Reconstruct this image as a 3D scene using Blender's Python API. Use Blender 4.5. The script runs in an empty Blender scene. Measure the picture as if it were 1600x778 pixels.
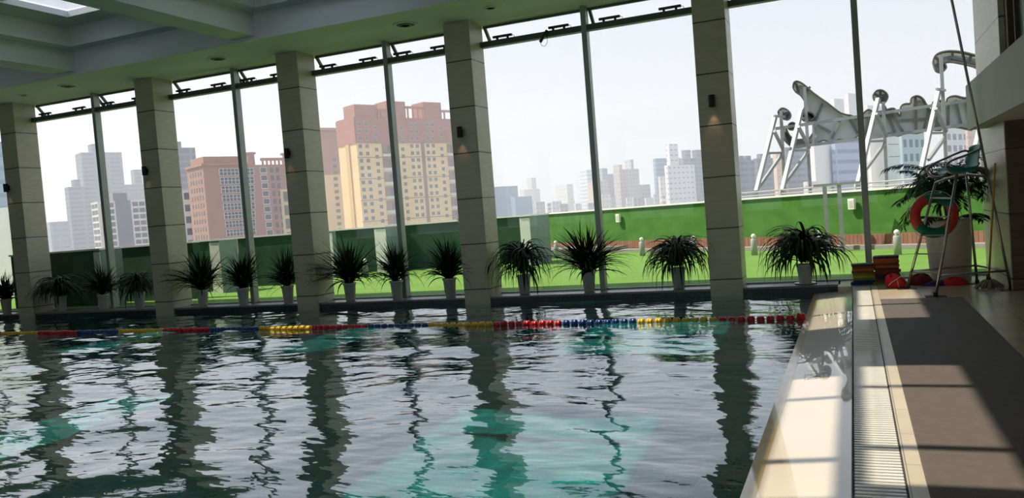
import bpy, math, random
from mathutils import Vector, Matrix
random.seed(7)
S = bpy.context.scene
COL = S.collection
PI = math.pi
EYE = 1.56
# ---------------------------------------------------------------- camera
YAW, PITCH, ROLL, FPX = math.radians(22.74946851), math.radians(-2.40328389), math.radians(-4.44649556), 1280.39
def cam_axes():
    cy, sy = math.cos(YAW), math.sin(YAW); cp, sp = math.cos(PITCH), math.sin(PITCH)
    f = Vector((-sy*cp, cy*cp, sp)); r = Vector((cy, sy, 0)); u = r.cross(f)
    cr, sr = math.cos(ROLL), math.sin(ROLL)
    return r*cr + u*sr, u*cr - r*sr, f
CR, CU, CF = cam_axes()
cam_data = bpy.data.cameras.new('camera'); cam = bpy.data.objects.new('camera', cam_data); COL.objects.link(cam)
M = Matrix((( CR.x, CU.x, -CF.x), (CR.y, CU.y, -CF.y), (CR.z, CU.z, -CF.z))).to_4x4()
M.translation = (0, 0, EYE); cam.matrix_world = M
cam_data.sensor_width = 36; cam_data.lens = FPX/1600*36; cam_data.clip_start = .05; cam_data.clip_end = 6000
S.camera = cam
def ray(px, py): return CF + CR*((px-800)/FPX) - CU*((py-389)/FPX)
def at_y(px, py, Y):
    r = ray(px, py); k = Y/r.y; return Vector((r.x*k, Y, r.z*k+EYE))
def at_z(px, py, z):
    r = ray(px, py); k = (z-EYE)/r.z; return Vector((r.x*k, r.y*k, z))
def tan(px, py): r = ray(px, py); return r.x/r.y

# ---------------------------------------------------------------- materials
def lin(c):
    return tuple((x/255/12.92 if x/255 <= .04045 else ((x/255+.055)/1.055)**2.4) for x in c[:3]) + (1,)
def mat(name, c, rough=.6, metal=0, spec=.5, noise=0, scale=5, bump=0, c2=None, coat=0, stretch=None, detail=4):
    m = bpy.data.materials.new(name); m.use_nodes = True
    nt = m.node_tree; b = nt.nodes['Principled BSDF']
    b.inputs['Base Color'].default_value = lin(c); b.inputs['Roughness'].default_value = rough
    b.inputs['Metallic'].default_value = metal; b.inputs['Specular IOR Level'].default_value = spec
    b.inputs['Coat Weight'].default_value = coat; b.inputs['Coat Roughness'].default_value = .05
    if noise or bump or c2:
        tc = nt.nodes.new('ShaderNodeTexCoord'); n = nt.nodes.new('ShaderNodeTexNoise')
        n.inputs['Scale'].default_value = scale; n.inputs['Detail'].default_value = detail
        src = tc.outputs['Object']
        if stretch:
            mp = nt.nodes.new('ShaderNodeMapping'); mp.inputs['Scale'].default_value = stretch
            nt.links.new(src, mp.inputs[0]); src = mp.outputs[0]
        nt.links.new(src, n.inputs['Vector'])
        mx = nt.nodes.new('ShaderNodeMix'); mx.data_type = 'RGBA'
        a = lin(c); bb = lin(c2) if c2 else tuple(x*(1-noise) for x in a[:3])+(1,)
        mx.inputs[6].default_value = a; mx.inputs[7].default_value = bb
        rp = nt.nodes.new('ShaderNodeMapRange'); rp.inputs[1].default_value = .35; rp.inputs[2].default_value = .65
        nt.links.new(n.outputs[0], rp.inputs[0]); nt.links.new(rp.outputs[0], mx.inputs[0])
        nt.links.new(mx.outputs[2], b.inputs['Base Color'])
        if bump:
            bp = nt.nodes.new('ShaderNodeBump'); bp.inputs['Strength'].default_value = bump; bp.inputs['Distance'].default_value = .02
            nt.links.new(n.outputs[0], bp.inputs['Height']); nt.links.new(bp.outputs[0], b.inputs['Normal'])
    return m
def grid_mat(name, wall, win, bw, rh, mortar, win2=None, rough=.7, coord='UV', offset=0, bias=0, bump=0, spec=.4, smooth=.05, noise=0):
    """bricks / tiles / far window grids: win = cell colour, wall = the colour between the cells"""
    m = bpy.data.materials.new(name); m.use_nodes = True
    nt = m.node_tree; b = nt.nodes['Principled BSDF']
    tc = nt.nodes.new('ShaderNodeTexCoord'); br = nt.nodes.new('ShaderNodeTexBrick')
    br.offset = offset; br.offset_frequency = 2; br.squash = 1
    nt.links.new(tc.outputs[coord], br.inputs['Vector'])
    br.inputs['Color1'].default_value = lin(win); br.inputs['Color2'].default_value = lin(win2 or win)
    br.inputs['Mortar'].default_value = lin(wall); br.inputs['Scale'].default_value = 1
    br.inputs['Brick Width'].default_value = bw; br.inputs['Row Height'].default_value = rh
    br.inputs['Mortar Size'].default_value = mortar; br.inputs['Mortar Smooth'].default_value = smooth
    br.inputs['Bias'].default_value = bias
    out = br.outputs['Color']
    if noise:
        n = nt.nodes.new('ShaderNodeTexNoise'); n.inputs['Scale'].default_value = 2.2; n.inputs['Detail'].default_value = 6
        nt.links.new(tc.outputs['Object'], n.inputs['Vector'])
        mx = nt.nodes.new('ShaderNodeMix'); mx.data_type = 'RGBA'; mx.blend_type = 'MULTIPLY'; mx.inputs[0].default_value = noise
        nt.links.new(out, mx.inputs[6]); nt.links.new(n.outputs[0], mx.inputs[7]); out = mx.outputs[2]
    nt.links.new(out, b.inputs['Base Color'])
    b.inputs['Roughness'].default_value = rough; b.inputs['Specular IOR Level'].default_value = spec
    if bump:
        bp = nt.nodes.new('ShaderNodeBump'); bp.inputs['Strength'].default_value = bump; bp.inputs['Distance'].default_value = .01
        nt.links.new(br.outputs['Fac'], bp.inputs['Height']); bp.invert = True; nt.links.new(bp.outputs[0], b.inputs['Normal'])
    return m
def glass_mat(name, tint=(.975, .99, .985), refl=.8, base=.025):
    m = bpy.data.materials.new(name); m.use_nodes = True; nt = m.node_tree; nt.nodes.clear()
    o = nt.nodes.new('ShaderNodeOutputMaterial'); mx = nt.nodes.new('ShaderNodeMixShader')
    t = nt.nodes.new('ShaderNodeBsdfTransparent'); g = nt.nodes.new('ShaderNodeBsdfGlossy'); fr = nt.nodes.new('ShaderNodeMath'); fr.operation = 'POWER'; fr.inputs[1].default_value = 5
    lw = nt.nodes.new('ShaderNodeLayerWeight'); nt.links.new(lw.outputs['Facing'], fr.inputs[0])
    t.inputs[0].default_value = tint+(1,); g.inputs['Roughness'].default_value = .01
    ml = nt.nodes.new('ShaderNodeMath'); ml.operation = 'MULTIPLY_ADD'; ml.inputs[1].default_value = refl; ml.inputs[2].default_value = base
    nt.links.new(fr.outputs[0], ml.inputs[0]); nt.links.new(ml.outputs[0], mx.inputs[0])
    nt.links.new(t.outputs[0], mx.inputs[1]); nt.links.new(g.outputs[0], mx.inputs[2]); nt.links.new(mx.outputs[0], o.inputs[0])
    return m

def stone_mat(name, c, c2, joint, period, z0, rough=.35):
    m = mat(name, c, rough, noise=.15, scale=3, c2=c2, stretch=(1, 1, 7), detail=6)
    nt = m.node_tree; b = nt.nodes['Principled BSDF']; old = b.inputs['Base Color'].links[0].from_socket
    tc = nt.nodes.new('ShaderNodeTexCoord'); sp = nt.nodes.new('ShaderNodeSeparateXYZ'); nt.links.new(tc.outputs['Object'], sp.inputs[0])
    a = nt.nodes.new('ShaderNodeMath'); a.operation = 'SUBTRACT'; a.inputs[1].default_value = z0
    w = nt.nodes.new('ShaderNodeMath'); w.operation = 'PINGPONG'; w.inputs[1].default_value = period/2
    l = nt.nodes.new('ShaderNodeMath'); l.operation = 'LESS_THAN'; l.inputs[1].default_value = .011
    nt.links.new(sp.outputs[2], a.inputs[0]); nt.links.new(a.outputs[0], w.inputs[0]); nt.links.new(w.outputs[0], l.inputs[0])
    mx = nt.nodes.new('ShaderNodeMix'); mx.data_type = 'RGBA'; mx.inputs[7].default_value = lin(joint)
    nt.links.new(l.outputs[0], mx.inputs[0]); nt.links.new(old, mx.inputs[6]); nt.links.new(mx.outputs[2], b.inputs['Base Color'])
    return m

MAT = {}
def defmats():
    m = MAT
    m['stone'] = stone_mat('travertine_cladding', (196, 188, 164), (186, 177, 152), (70, 66, 55), .885, .16)
    m['brown_stone'] = stone_mat('brown_cladding', (112, 84, 62), (92, 68, 50), (50, 38, 28), .885, .16)
    m['plaster'] = mat('plaster', (206, 206, 200), .85, noise=.05, scale=2)
    m['ceiling'] = mat('ceiling_paint', (226, 228, 228), .8, noise=.04, scale=1.5)
    m['alu'] = mat('aluminium_frame', (150, 156, 148), .4, metal=.4, noise=.06, scale=4)
    m['dark_alu'] = mat('dark_aluminium', (84, 92, 84), .45, metal=.3, noise=.06, scale=4)
    m['glass'] = glass_mat('window_glass')
    m['roofglass'] = glass_mat('skylight_glass', (.97, .98, .98), .6)
    m['black'] = mat('black_plastic', (22, 23, 24), .45, noise=.1, scale=20)
    m['mosaic'] = grid_mat('dark_mosaic', (30, 38, 40), (52, 68, 68), .03, .03, .003, (20, 26, 26), .3, coord='UV')
    m['sill'] = mat('sill_stone', (118, 118, 108), .3, noise=.12, scale=9)
    m['deck'] = grid_mat('deck_tiles', (160, 148, 126), (206, 190, 162), .80, .80, .004, (200, 184, 156), .22, coord='Object', bump=.04, spec=.5, noise=.25)
    m['tile_strip'] = grid_mat('travertine_strip', (130, 120, 100), (216, 200, 172), .19, .62, .003, (206, 190, 160), .3, coord='Object', bump=.2, noise=.35)
    m['cream'] = mat('wet_cream_stone', (226, 212, 190), .35, noise=.06, scale=1.3, coat=1.0, spec=.5)
    m['cream'].node_tree.nodes['Principled BSDF'].inputs['Coat Roughness'].default_value = .015
    m['yellow_stain'] = mat('ochre_edge', (214, 184, 110), .35, noise=.2, scale=6, c2=(204, 166, 80), coat=1)
    m['grate'] = mat('grate_plastic', (226, 222, 210), .3, noise=.08, scale=4, coat=.4)
    m['gutter'] = mat('gutter_dark', (60, 60, 56), .7, noise=.1)
    m['mat'] = mat('rubber_mat', (98, 88, 80), .75, noise=.08, scale=12, bump=.2, c2=(92, 82, 75))
    m['pool_tile'] = grid_mat('pool_tiles', (66, 146, 146), (52, 134, 134), .25, .25, .006, (40, 116, 118), .3, coord='Object', noise=.2)
    m['turf'] = mat('artificial_turf', (110, 146, 68), .9, noise=.12, scale=1.2, bump=.5, c2=(102, 138, 62), spec=.1)
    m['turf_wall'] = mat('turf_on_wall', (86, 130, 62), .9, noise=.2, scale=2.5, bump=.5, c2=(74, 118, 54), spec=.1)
    m['turf_shaded'] = mat('shaded_turf_on_wall', (62, 92, 68), .9, noise=.2, scale=2.5, bump=.4, c2=(54, 82, 60), spec=.1)  # darker copy of the wall turf: shade of the sunless walls in the colour
    m['turf_pale'] = mat('pale_green_wall', (136, 150, 138), .8, noise=.1, scale=2)
    m['white_paint'] = mat('white_paint', (250, 242, 238), .5, noise=.05, scale=3)
    m['boards'] = grid_mat('timber_boards', (80, 52, 42), (156, 112, 90), .11, 2.0, .006, (140, 98, 78), .7, coord='UV')
    m['kerb'] = mat('grey_kerb', (150, 146, 138), .8, noise=.1, scale=4)
    m['bollard'] = mat('bollard_paint', (170, 174, 172), .45, noise=.08, scale=6)
    m['steel_sign'] = mat('painted_steel', (160, 162, 162), .5, metal=.1, noise=.12, scale=3)
    m['sign_plate'] = mat('sign_back_plate', (238, 238, 232), .55, noise=.1, scale=.8)
    m['sign_rim'] = mat('sign_rim', (110, 106, 98), .6, noise=.35, scale=4)
    m['sign_rib'] = mat('sign_rib', (140, 140, 134), .6, noise=.2, scale=4)
    m['rust'] = mat('rusty_plate', (170, 128, 108), .7, noise=.3, scale=6)
    m['pot'] = mat('white_plastic_pot', (206, 204, 198), .4, noise=.04, scale=6)
    m['soil'] = mat('soil', (40, 30, 22), .95, noise=.3, scale=40)
    m['leaf'] = mat('dracaena_leaf', (34, 60, 26), .6, spec=.25, noise=.3, scale=14, c2=(20, 42, 18))
    m['leaf2'] = mat('palm_leaf', (38, 74, 32), .55, spec=.3, noise=.3, scale=14, c2=(22, 52, 24))
    m['trunk'] = mat('palm_trunk', (140, 122, 96), .8, noise=.3, scale=18, bump=.4)
    m['planter'] = mat('planter_ceramic', (206, 200, 188), .45, noise=.05, scale=3)
    m['steel'] = mat('stainless_tube', (176, 172, 166), .28, metal=.9, noise=.06, scale=9)
    m['seat'] = mat('teal_plastic', (22, 132, 124), .35, noise=.08, scale=5)
    m['rubber'] = mat('black_rubber', (24, 23, 23), .7, noise=.1, scale=12)
    m['ring_red'] = mat('lifebuoy_red', (206, 60, 48), .5, noise=.08, scale=8)
    m['ring_green'] = mat('lifebuoy_green', (20, 116, 84), .5, noise=.08, scale=8)
    m['bag_red'] = mat('red_net_fabric', (220, 34, 34), .7, noise=.2, scale=30, bump=.3)
    m['cloth_wine'] = mat('wine_fabric', (120, 30, 44), .85, noise=.2, scale=16, bump=.3)
    m['cloth_blue'] = mat('navy_fabric', (52, 50, 110), .85, noise=.2, scale=16, bump=.3)
    m['cord'] = mat('white_cord', (226, 222, 210), .7, noise=.05, scale=8)
    m['mop'] = mat('mop_strings', (150, 142, 128), .95, noise=.3, scale=30, bump=.6)
    m['mopstick'] = mat('yellow_mop_handle', (196, 150, 40), .45, noise=.08, scale=8)
    m['fl_red'] = mat('red_float', (206, 22, 34), .3, noise=.1, scale=12)
    m['fl_yel'] = mat('yellow_float', (232, 186, 24), .3, noise=.1, scale=12)
    m['fl_blu'] = mat('blue_float', (24, 58, 124), .3, noise=.1, scale=12)
    m['ground'] = mat('city_ground', (150, 150, 148), .9, noise=.2, scale=.02)
    m['bulb'] = bpy.data.materials.new('sconce_bulb'); m['bulb'].use_nodes = True
    b = m['bulb'].node_tree.nodes['Principled BSDF']; b.inputs['Emission Color'].default_value = (1, .7, .4, 1); b.inputs['Emission Strength'].default_value = 4
    m['winpane'] = mat('building_window', (96, 98, 104), .2, noise=.2, scale=.3)
    m['winframe'] = mat('building_window_frame', (214, 210, 204), .6, noise=.05, scale=1)
    m['ink'] = mat('floor_marking_ink', (96, 96, 112), .5, noise=.2, scale=20)
defmats()

def water_mat():
    m = bpy.data.materials.new('pool_water'); m.use_nodes = True; nt = m.node_tree; nt.nodes.clear()
    N = nt.nodes.new; L = nt.links.new
    o = N('ShaderNodeOutputMaterial'); mx = N('ShaderNodeMixShader'); t = N('ShaderNodeBsdfRefraction'); t.inputs['IOR'].default_value = 1.33; t.inputs['Roughness'].default_value = 0; g = N('ShaderNodeBsdfGlossy'); lw = N('ShaderNodeLayerWeight'); pw = N('ShaderNodeMath'); pw.operation = 'POWER'; pw.inputs[1].default_value = 3.5; fr = N('ShaderNodeMath'); fr.operation = 'MULTIPLY_ADD'; fr.inputs[1].default_value = .98; fr.inputs[2].default_value = .02
    L(lw.outputs['Facing'], pw.inputs[0]); L(pw.outputs[0], fr.inputs[0])
    t.inputs[0].default_value = (.46, .82, .78, 1); g.inputs['Roughness'].default_value = .0
    g.inputs['Color'].default_value = (.93, .97, 1, 1)
    tc = N('ShaderNodeTexCoord')
    n2 = N('ShaderNodeTexNoise'); n2.inputs['Scale'].default_value = 5.0; n2.inputs['Detail'].default_value = 2.0; n2.inputs['Roughness'].default_value = .4
    mp = N('ShaderNodeMapping'); mp.inputs['Scale'].default_value = (.8, 1.5, 1); mp.inputs['Rotation'].default_value = (0, 0, .25)
    L(tc.outputs['Object'], mp.inputs[0]); L(mp.outputs[0], n2.inputs['Vector'])
    bp = N('ShaderNodeBump'); bp.inputs['Strength'].default_value = 1; bp.inputs['Distance'].default_value = .007
    L(n2.outputs[0], bp.inputs['Height'])
    L(bp.outputs[0], g.inputs['Normal']); L(bp.outputs[0], lw.inputs['Normal'])
    L(fr.outputs[0], mx.inputs[0]); L(t.outputs[0], mx.inputs[1]); L(g.outputs[0], mx.inputs[2]); L(mx.outputs[0], o.inputs[0])
    return m
MAT['water'] = water_mat()

# ---------------------------------------------------------------- mesh helpers
class MB:
    def __init__(s): s.v = []; s.f = []; s.uv = []; s.mi = []; s.sm = []
    def add(s, vs, fs, uvs=None, mi=0, smooth=False):
        o = len(s.v); s.v += [tuple(v) for v in vs]
        for k, f in enumerate(fs):
            s.f.append([o+i for i in f]); s.uv.append(uvs[k] if uvs else None); s.mi.append(mi); s.sm.append(smooth)
        return s
    def box(s, a, b, M4=None, mi=0):
        x0, y0, z0 = a; x1, y1, z1 = b
        if x0 > x1: x0, x1 = x1, x0
        if y0 > y1: y0, y1 = y1, y0
        if z0 > z1: z0, z1 = z1, z0
        vs = [Vector(p) for p in ((x0,y0,z0),(x1,y0,z0),(x1,y1,z0),(x0,y1,z0),(x0,y0,z1),(x1,y0,z1),(x1,y1,z1),(x0,y1,z1))]
        fs = [(0,3,2,1),(4,5,6,7),(0,1,5,4),(1,2,6,5),(2,3,7,6),(3,0,4,7)]
        uv = []
        for f in fs:
            q = [vs[i] for i in f]; n = (q[1]-q[0]).cross(q[2]-q[0])
            if abs(n.z) > max(abs(n.x), abs(n.y)): uv.append([(p.x, p.y) for p in q])
            elif abs(n.y) > abs(n.x): uv.append([(p.x, p.z) for p in q])
            else: uv.append([(p.y, p.z) for p in q])
        if M4: vs = [M4 @ v for v in vs]
        return s.add(vs, fs, uv, mi)
    def bar(s, a, b, w, h=None, mi=0, up=(0, 0, 1)):
        """box beam from a to b"""
        a, b = Vector(a), Vector(b); h = h or w; d = b-a; L = d.length
        if L < 1e-6: return s
        d /= L; u = Vector(up)
        if abs(d.dot(u)) > .97: u = Vector((1, 0, 0))
        r = d.cross(u).normalized(); u2 = r.cross(d)
        vs = []
        for p in (a, b):
            for sx, sz in ((-1,-1),(1,-1),(1,1),(-1,1)): vs.append(p + r*(sx*w/2) + u2*(sz*h/2))
        return s.add(vs, [(0,3,2,1),(4,5,6,7),(0,1,5,4),(1,2,6,5),(2,3,7,6),(3,0,4,7)], None, mi)
    def tube(s, pts, r, n=8, mi=0, cap=True, closed=False):
        pts = [Vector(p) for p in pts]; rs = r if isinstance(r, (list, tuple)) else [r]*len(pts)
        rings = []; prev = None; K = len(pts)
        for i, p in enumerate(pts):
            if closed: t = (pts[(i+1) % K]-pts[i-1]).normalized()
            else: t = (pts[min(i+1, K-1)]-pts[max(i-1, 0)]).normalized()
            if prev is None:
                ref = Vector((0, 0, 1)) if abs(t.z) < .9 else Vector((1, 0, 0)); nrm = t.cross(ref).normalized()
            else: nrm = (prev - t*prev.dot(t)).normalized()
            prev = nrm; bn = t.cross(nrm)
            rings.append([p + nrm*(rs[i]*math.cos(2*PI*k/n)) + bn*(rs[i]*math.sin(2*PI*k/n)) for k in range(n)])
        vs = [v for R in rings for v in R]; fs = []
        for i in range(K if closed else K-1):
            j = (i+1) % K
            for k in range(n): fs.append((i*n+k, i*n+(k+1) % n, j*n+(k+1) % n, j*n+k))
        if cap and not closed: fs += [tuple(range(n))[::-1], tuple((K-1)*n+k for k in range(n))]
        return s.add(vs, fs, None, mi, True)
    def lathe(s, prof, c=(0, 0, 0), n=24, mi=0, axis='z', smooth=True):
        c = Vector(c); vs = []; K = len(prof)
        for r, z in prof:
            for k in range(n):
                a = 2*PI*k/n; x, y = r*math.cos(a), r*math.sin(a)
                vs.append(c + (Vector((x, y, z)) if axis == 'z' else Vector((z, x, y)) if axis == 'x' else Vector((x, z, y))))
        fs = [(i*n+k, i*n+(k+1) % n, (i+1)*n+(k+1) % n, (i+1)*n+k) for i in range(K-1) for k in range(n)]
        fs += [tuple(range(n))[::-1], tuple((K-1)*n+k for k in range(n))]
        return s.add(vs, fs, None, mi, smooth)
    def prism(s, poly, z0, z1, mi=0, top=None):
        """vertical prism over a plan polygon, u runs along the outline in metres, v = height"""
        n = len(poly); vs = [(p[0], p[1], z0) for p in poly]+[(p[0], p[1], z1) for p in poly]; fs = []; uv = []; L = 0
        for i in range(n):
            j = (i+1) % n; d = math.dist(poly[i][:2], poly[j][:2])
            fs.append((i, j, n+j, n+i)); uv.append([(L, z0), (L+d, z0), (L+d, z1), (L, z1)]); L += d
        s.add(vs, fs, uv, mi)
        s.add([(p[0], p[1], z1) for p in poly], [tuple(range(n))], [[(0, 0)]*n], mi if top is None else top)
        s.add([(p[0], p[1], z0) for p in poly], [tuple(range(n))[::-1]], [[(0, 0)]*n], mi)
        return s
    def plate(s, pts, d, mi=0):
        """outline of 3-D points in one plane given thickness along vector d"""
        n = len(pts); pts = [Vector(p) for p in pts]; d = Vector(d)
        s.add(pts+[p+d for p in pts], [tuple(range(n)), tuple(n+i for i in range(n))[::-1]]+[(i, (i+1) % n, n+(i+1) % n, n+i) for i in range(n)], None, mi)
        return s
    def build(s, name, m, parent=None, loc=None):
        me = bpy.data.meshes.new(name); me.from_pydata(s.v, [], s.f)
        ms = m if isinstance(m, (list, tuple)) else [m]
        for q in ms: me.materials.append(MAT[q] if isinstance(q, str) else q)
        if any(u for u in s.uv):
            ul = me.uv_layers.new(name='UVMap'); k = 0
            for p, u in zip(me.polygons, s.uv):
                for i in range(p.loop_total):
                    if u: ul.data[p.loop_start+i].uv = u[i]
        for p, a, b in zip(me.polygons, s.mi, s.sm): p.material_index = a; p.use_smooth = b
        me.update()
        o = bpy.data.objects.new(name, me); COL.objects.link(o)
        if parent is not None: o.parent = parent
        if loc is not None: o.location = loc
        return o
def tag(o, label=None, cat=None, group=None, kind=None):
    if label: o['label'] = label
    if cat: o['category'] = cat
    if group: o['group'] = group
    if kind: o['kind'] = kind
    return o
def thing(name, label, cat, loc=(0, 0, 0), rz=0, group=None, kind=None):
    o = bpy.data.objects.new(name, None); COL.objects.link(o); o.location = loc; o.rotation_euler = (0, 0, rz)
    o.empty_display_size = .1
    return tag(o, label, cat, group, kind)
def bevel(o, w=.01, seg=2):
    b = o.modifiers.new('bevel', 'BEVEL'); b.width = w; b.segments = seg; b.limit_method = 'ANGLE'; return o
def struct(o): o['kind'] = 'structure'; return o
def copy_tree(o, parent=None):
    c = o.copy(); COL.objects.link(c)
    if parent: c.parent = parent
    for ch in list(o.children): copy_tree(ch, c)
    return c

# ================================================================ ROOM
WZ = -.14                 # water level
GY = 14.985               # glass plane
CY0, CW, CD = 14.41, .55, .615
PX = [-19.853, -15.201, -11.145, -7.129, -2.37]     # pillar left edges
SOF = 5.33                # soffit
XL, XR, YB = -25.6, 5.2, -8.0
CREAM_L, CREAM_R = -.68, -.09

# --- pillars
names = ['leftmost', 'second from left', 'third from left', 'fourth from left', 'rightmost']
for i, x in enumerate(PX):
    hint = ['at the left end of the pool, beside the drooping fern-like pot plants', 'left of the brown brick building outside', 'just left of the yellow apartment tower outside',
            'just right of the yellow apartment tower outside', 'nearest the lifeguard chair, with the glowing wall lamp'][i]
    o = bevel(MB().box((x, CY0, -1.6), (x+CW, CY0+CD, SOF)).build('stone_pillar', 'stone'), .006, 1)
    tag(o, 'beige stone-clad square pillar in the pool, ' + hint, 'pillar', 'stone pillars along the window wall', 'structure')

# --- deck / floor right of the pool
b = MB().box((.18, YB, -.3), (XR, GY, 0)); b.box((CREAM_R-.01, 14.06, -.3), (.18, GY, 0)); b.box((-.30, 14.06, -.3), (CREAM_R-.01, GY, 0))
struct(b.build('floor', 'deck'))
b = MB().box((.18, YB, 0), (.27, 14.0, .004)); struct(b.build('trim_stone_strip', 'tile_strip'))
# cream overflow slab, sloping down to the waterline
b = MB()
vs = [(CREAM_L, YB, WZ-.25), (CREAM_R, YB, WZ-.25), (CREAM_R, 14.2, WZ-.25), (CREAM_L, 14.43, WZ-.25), (CREAM_L, YB, WZ+.006), (CREAM_R, YB, -.082), (CREAM_R, 14.2, -.082), (CREAM_L, 14.43, WZ+.006)]
b.add(vs, [(0,3,2,1),(4,5,6,7),(0,1,5,4),(1,2,6,5),(2,3,7,6),(3,0,4,7)])
struct(b.build('trim_pool_edge', 'cream'))
# drain grate: slats across the channel
g = thing('drain_grate', 'long white slatted drain grate set in the deck beside the cream pool edge', 'drain', (0, 0, 0))
b = MB(); y = 2.6
while y < 14.0:
    b.box((CREAM_R+.012, y, -.024), (.172, y+.030, -.002)); y += .052
bevel(b.build('slats', 'grate', g), .004, 1)
b = MB().box((CREAM_R, YB, -.02), (CREAM_R+.012, 14.06, 0)).box((.172, YB, -.02), (.18, 14.06, .001))
b.build('side_rail', 'gutter', g)
MB().box((.03, 2.6, -.034), (.045, 14.0, -.022)).build('spine', 'grate', g)
struct(MB().box((CREAM_R, YB, -.3), (.18, 14.06, -.10)).build('floor_gutter', 'gutter'))
# rubber mat
b = MB().box((.272, 1.2, 0), (1.27, 12.27, .009)); o = bevel(b.build('rubber_mat', 'mat'), .003, 1)
tag(o, 'long dark grey rubber mat laid on the deck along the pool edge', 'mat')
o = MB().add([(CREAM_L-.001, YB, WZ+.007), (CREAM_L+.085, YB, WZ+.0145), (CREAM_L+.085, 14.2, WZ+.0145), (CREAM_L-.001, 14.42, WZ+.007), (CREAM_L-.001, YB, WZ-.05), (CREAM_L-.001, 14.42, WZ-.05)], [(0,1,2,3), (0,3,5,4)]).build('trim_pool_lip', 'yellow_stain'); struct(o)
# printed marking on the cream slab: a rectangle with a crossing line and a row of small strokes above it
b = MB(); zc = lambda x: (WZ+.006)+(x-CREAM_L)/(CREAM_R-CREAM_L)*(-.082-WZ-.006)+.0012
def ink(p, q, w=.004):
    p = at_z(p[0], p[1], -.10); q = at_z(q[0], q[1], -.10); p.z = zc(p.x); q.z = zc(q.x); b.bar(p, q, w, .0008)
for a, c in (((1257, 583), (1293, 582)), ((1293, 582), (1295, 590)), ((1295, 590), (1257, 590.5)), ((1257, 590.5), (1257, 583)), ((1261, 590), (1288, 583)), ((1266, 584), (1288, 589)), ((1286, 583), (1288, 590))): ink(a, c, .003)
for k in range(7): ink((1262+k*2.2, 577.2), (1263.2+k*2.2, 577.4), .006)
for k in range(5): ink((1283+k*2.0, 577), (1284+k*2.0, 577), .004)
o = b.build('floor_marking', 'ink'); tag(o, 'small grey printed rectangle and lettering on the cream pool edge', 'marking')

# --- pool basin and water
b = MB().box((XL, YB+2, -1.75), (CREAM_L+.02, 14.6, -1.6)); struct(b.build('floor_pool', 'pool_tile'))
b = MB().box((CREAM_L, YB+2, -1.6), (CREAM_L+.1, 14.43, WZ-.02)).box((XL, 14.44, -1.6), (CREAM_L, 14.6, WZ-.01)); struct(b.build('wall_pool', 'pool_tile'))
struct(MB().box((XL, YB, -1.75), (CREAM_L, YB+2, 0)).build('floor_pool_end', 'deck'))
# water surface: a fine grid of crossing ripples
WAVES = []
rw = random.Random(3)
for k in range(46):
    lam = .24*(12.5 ** (k/45)); th = rw.gauss(PI/2+.12, .85); A = .0016*lam**.97*rw.uniform(.5, 1.3)
    WAVES.append((2*PI/lam*math.cos(th), 2*PI/lam*math.sin(th), rw.uniform(0, 2*PI), A))
import numpy as np
def water():
    xs = [];  x = CREAM_L
    while x > XL: xs.append(x); x -= .05+max(0, (-x-4))*.004
    xs.append(XL); xs = np.array(xs[::-1])
    ys = []; y = 1.2
    while y < 14.43: ys.append(y); y += .042
    ys.append(14.43); ys = [YB+2, YB+4]+[-2, 0, .8]+ys; ys = np.array(ys)
    X, Y = np.meshgrid(xs, ys); Z = np.zeros_like(X)
    WX = X+.25*np.sin(.9*Y+.4*X)+.12*np.sin(2.3*Y-1.1*X); WY = Y+.22*np.sin(.8*X+1.2)+.1*np.sin(1.9*X+1.7*Y)
    for kx, ky, ph, A in WAVES: Z += A*np.sin(kx*WX+ky*WY+ph)
    amp = .75+.45*np.clip((-X-1)/12, 0, 1)
    Z *= amp
    Z *= np.clip((CREAM_L-X)/.35, .15, 1)
    ny, nx = X.shape; vs = np.stack([X, Y, Z], -1).reshape(-1, 3)
    idx = np.arange(nx*ny).reshape(ny, nx)
    fs = np.stack([idx[:-1, :-1], idx[:-1, 1:], idx[1:, 1:], idx[1:, :-1]], -1).reshape(-1, 4)
    me = bpy.data.meshes.new('pool_water'); me.from_pydata(vs.tolist(), [], fs.tolist()); me.materials.append(MAT['water'])
    me.polygons.foreach_set('use_smooth', [True]*len(me.polygons)); me.update()
    o = bpy.data.objects.new('pool_water', me); COL.objects.link(o); o.location = (0, 0, WZ)
    return tag(o, 'rippled teal water filling the indoor swimming pool', 'water', kind='structure')
water()

# --- sill curbs between the pillars
gaps = [(XL, PX[0])] + [(PX[i]+CW, PX[i+1]) for i in range(4)] + [(PX[4]+CW, -.27)]
for i, (a, c) in enumerate(gaps):
    b = MB().box((a, CY0+.04, -.55), (c, GY+.1, -.035)); o = b.build('trim_%d' % (i+1), 'mosaic')
    struct(o); MB().box((a, CY0+.02, -.035), (c, GY+.1, 0)).build('sill_slab', 'sill', o)

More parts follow.
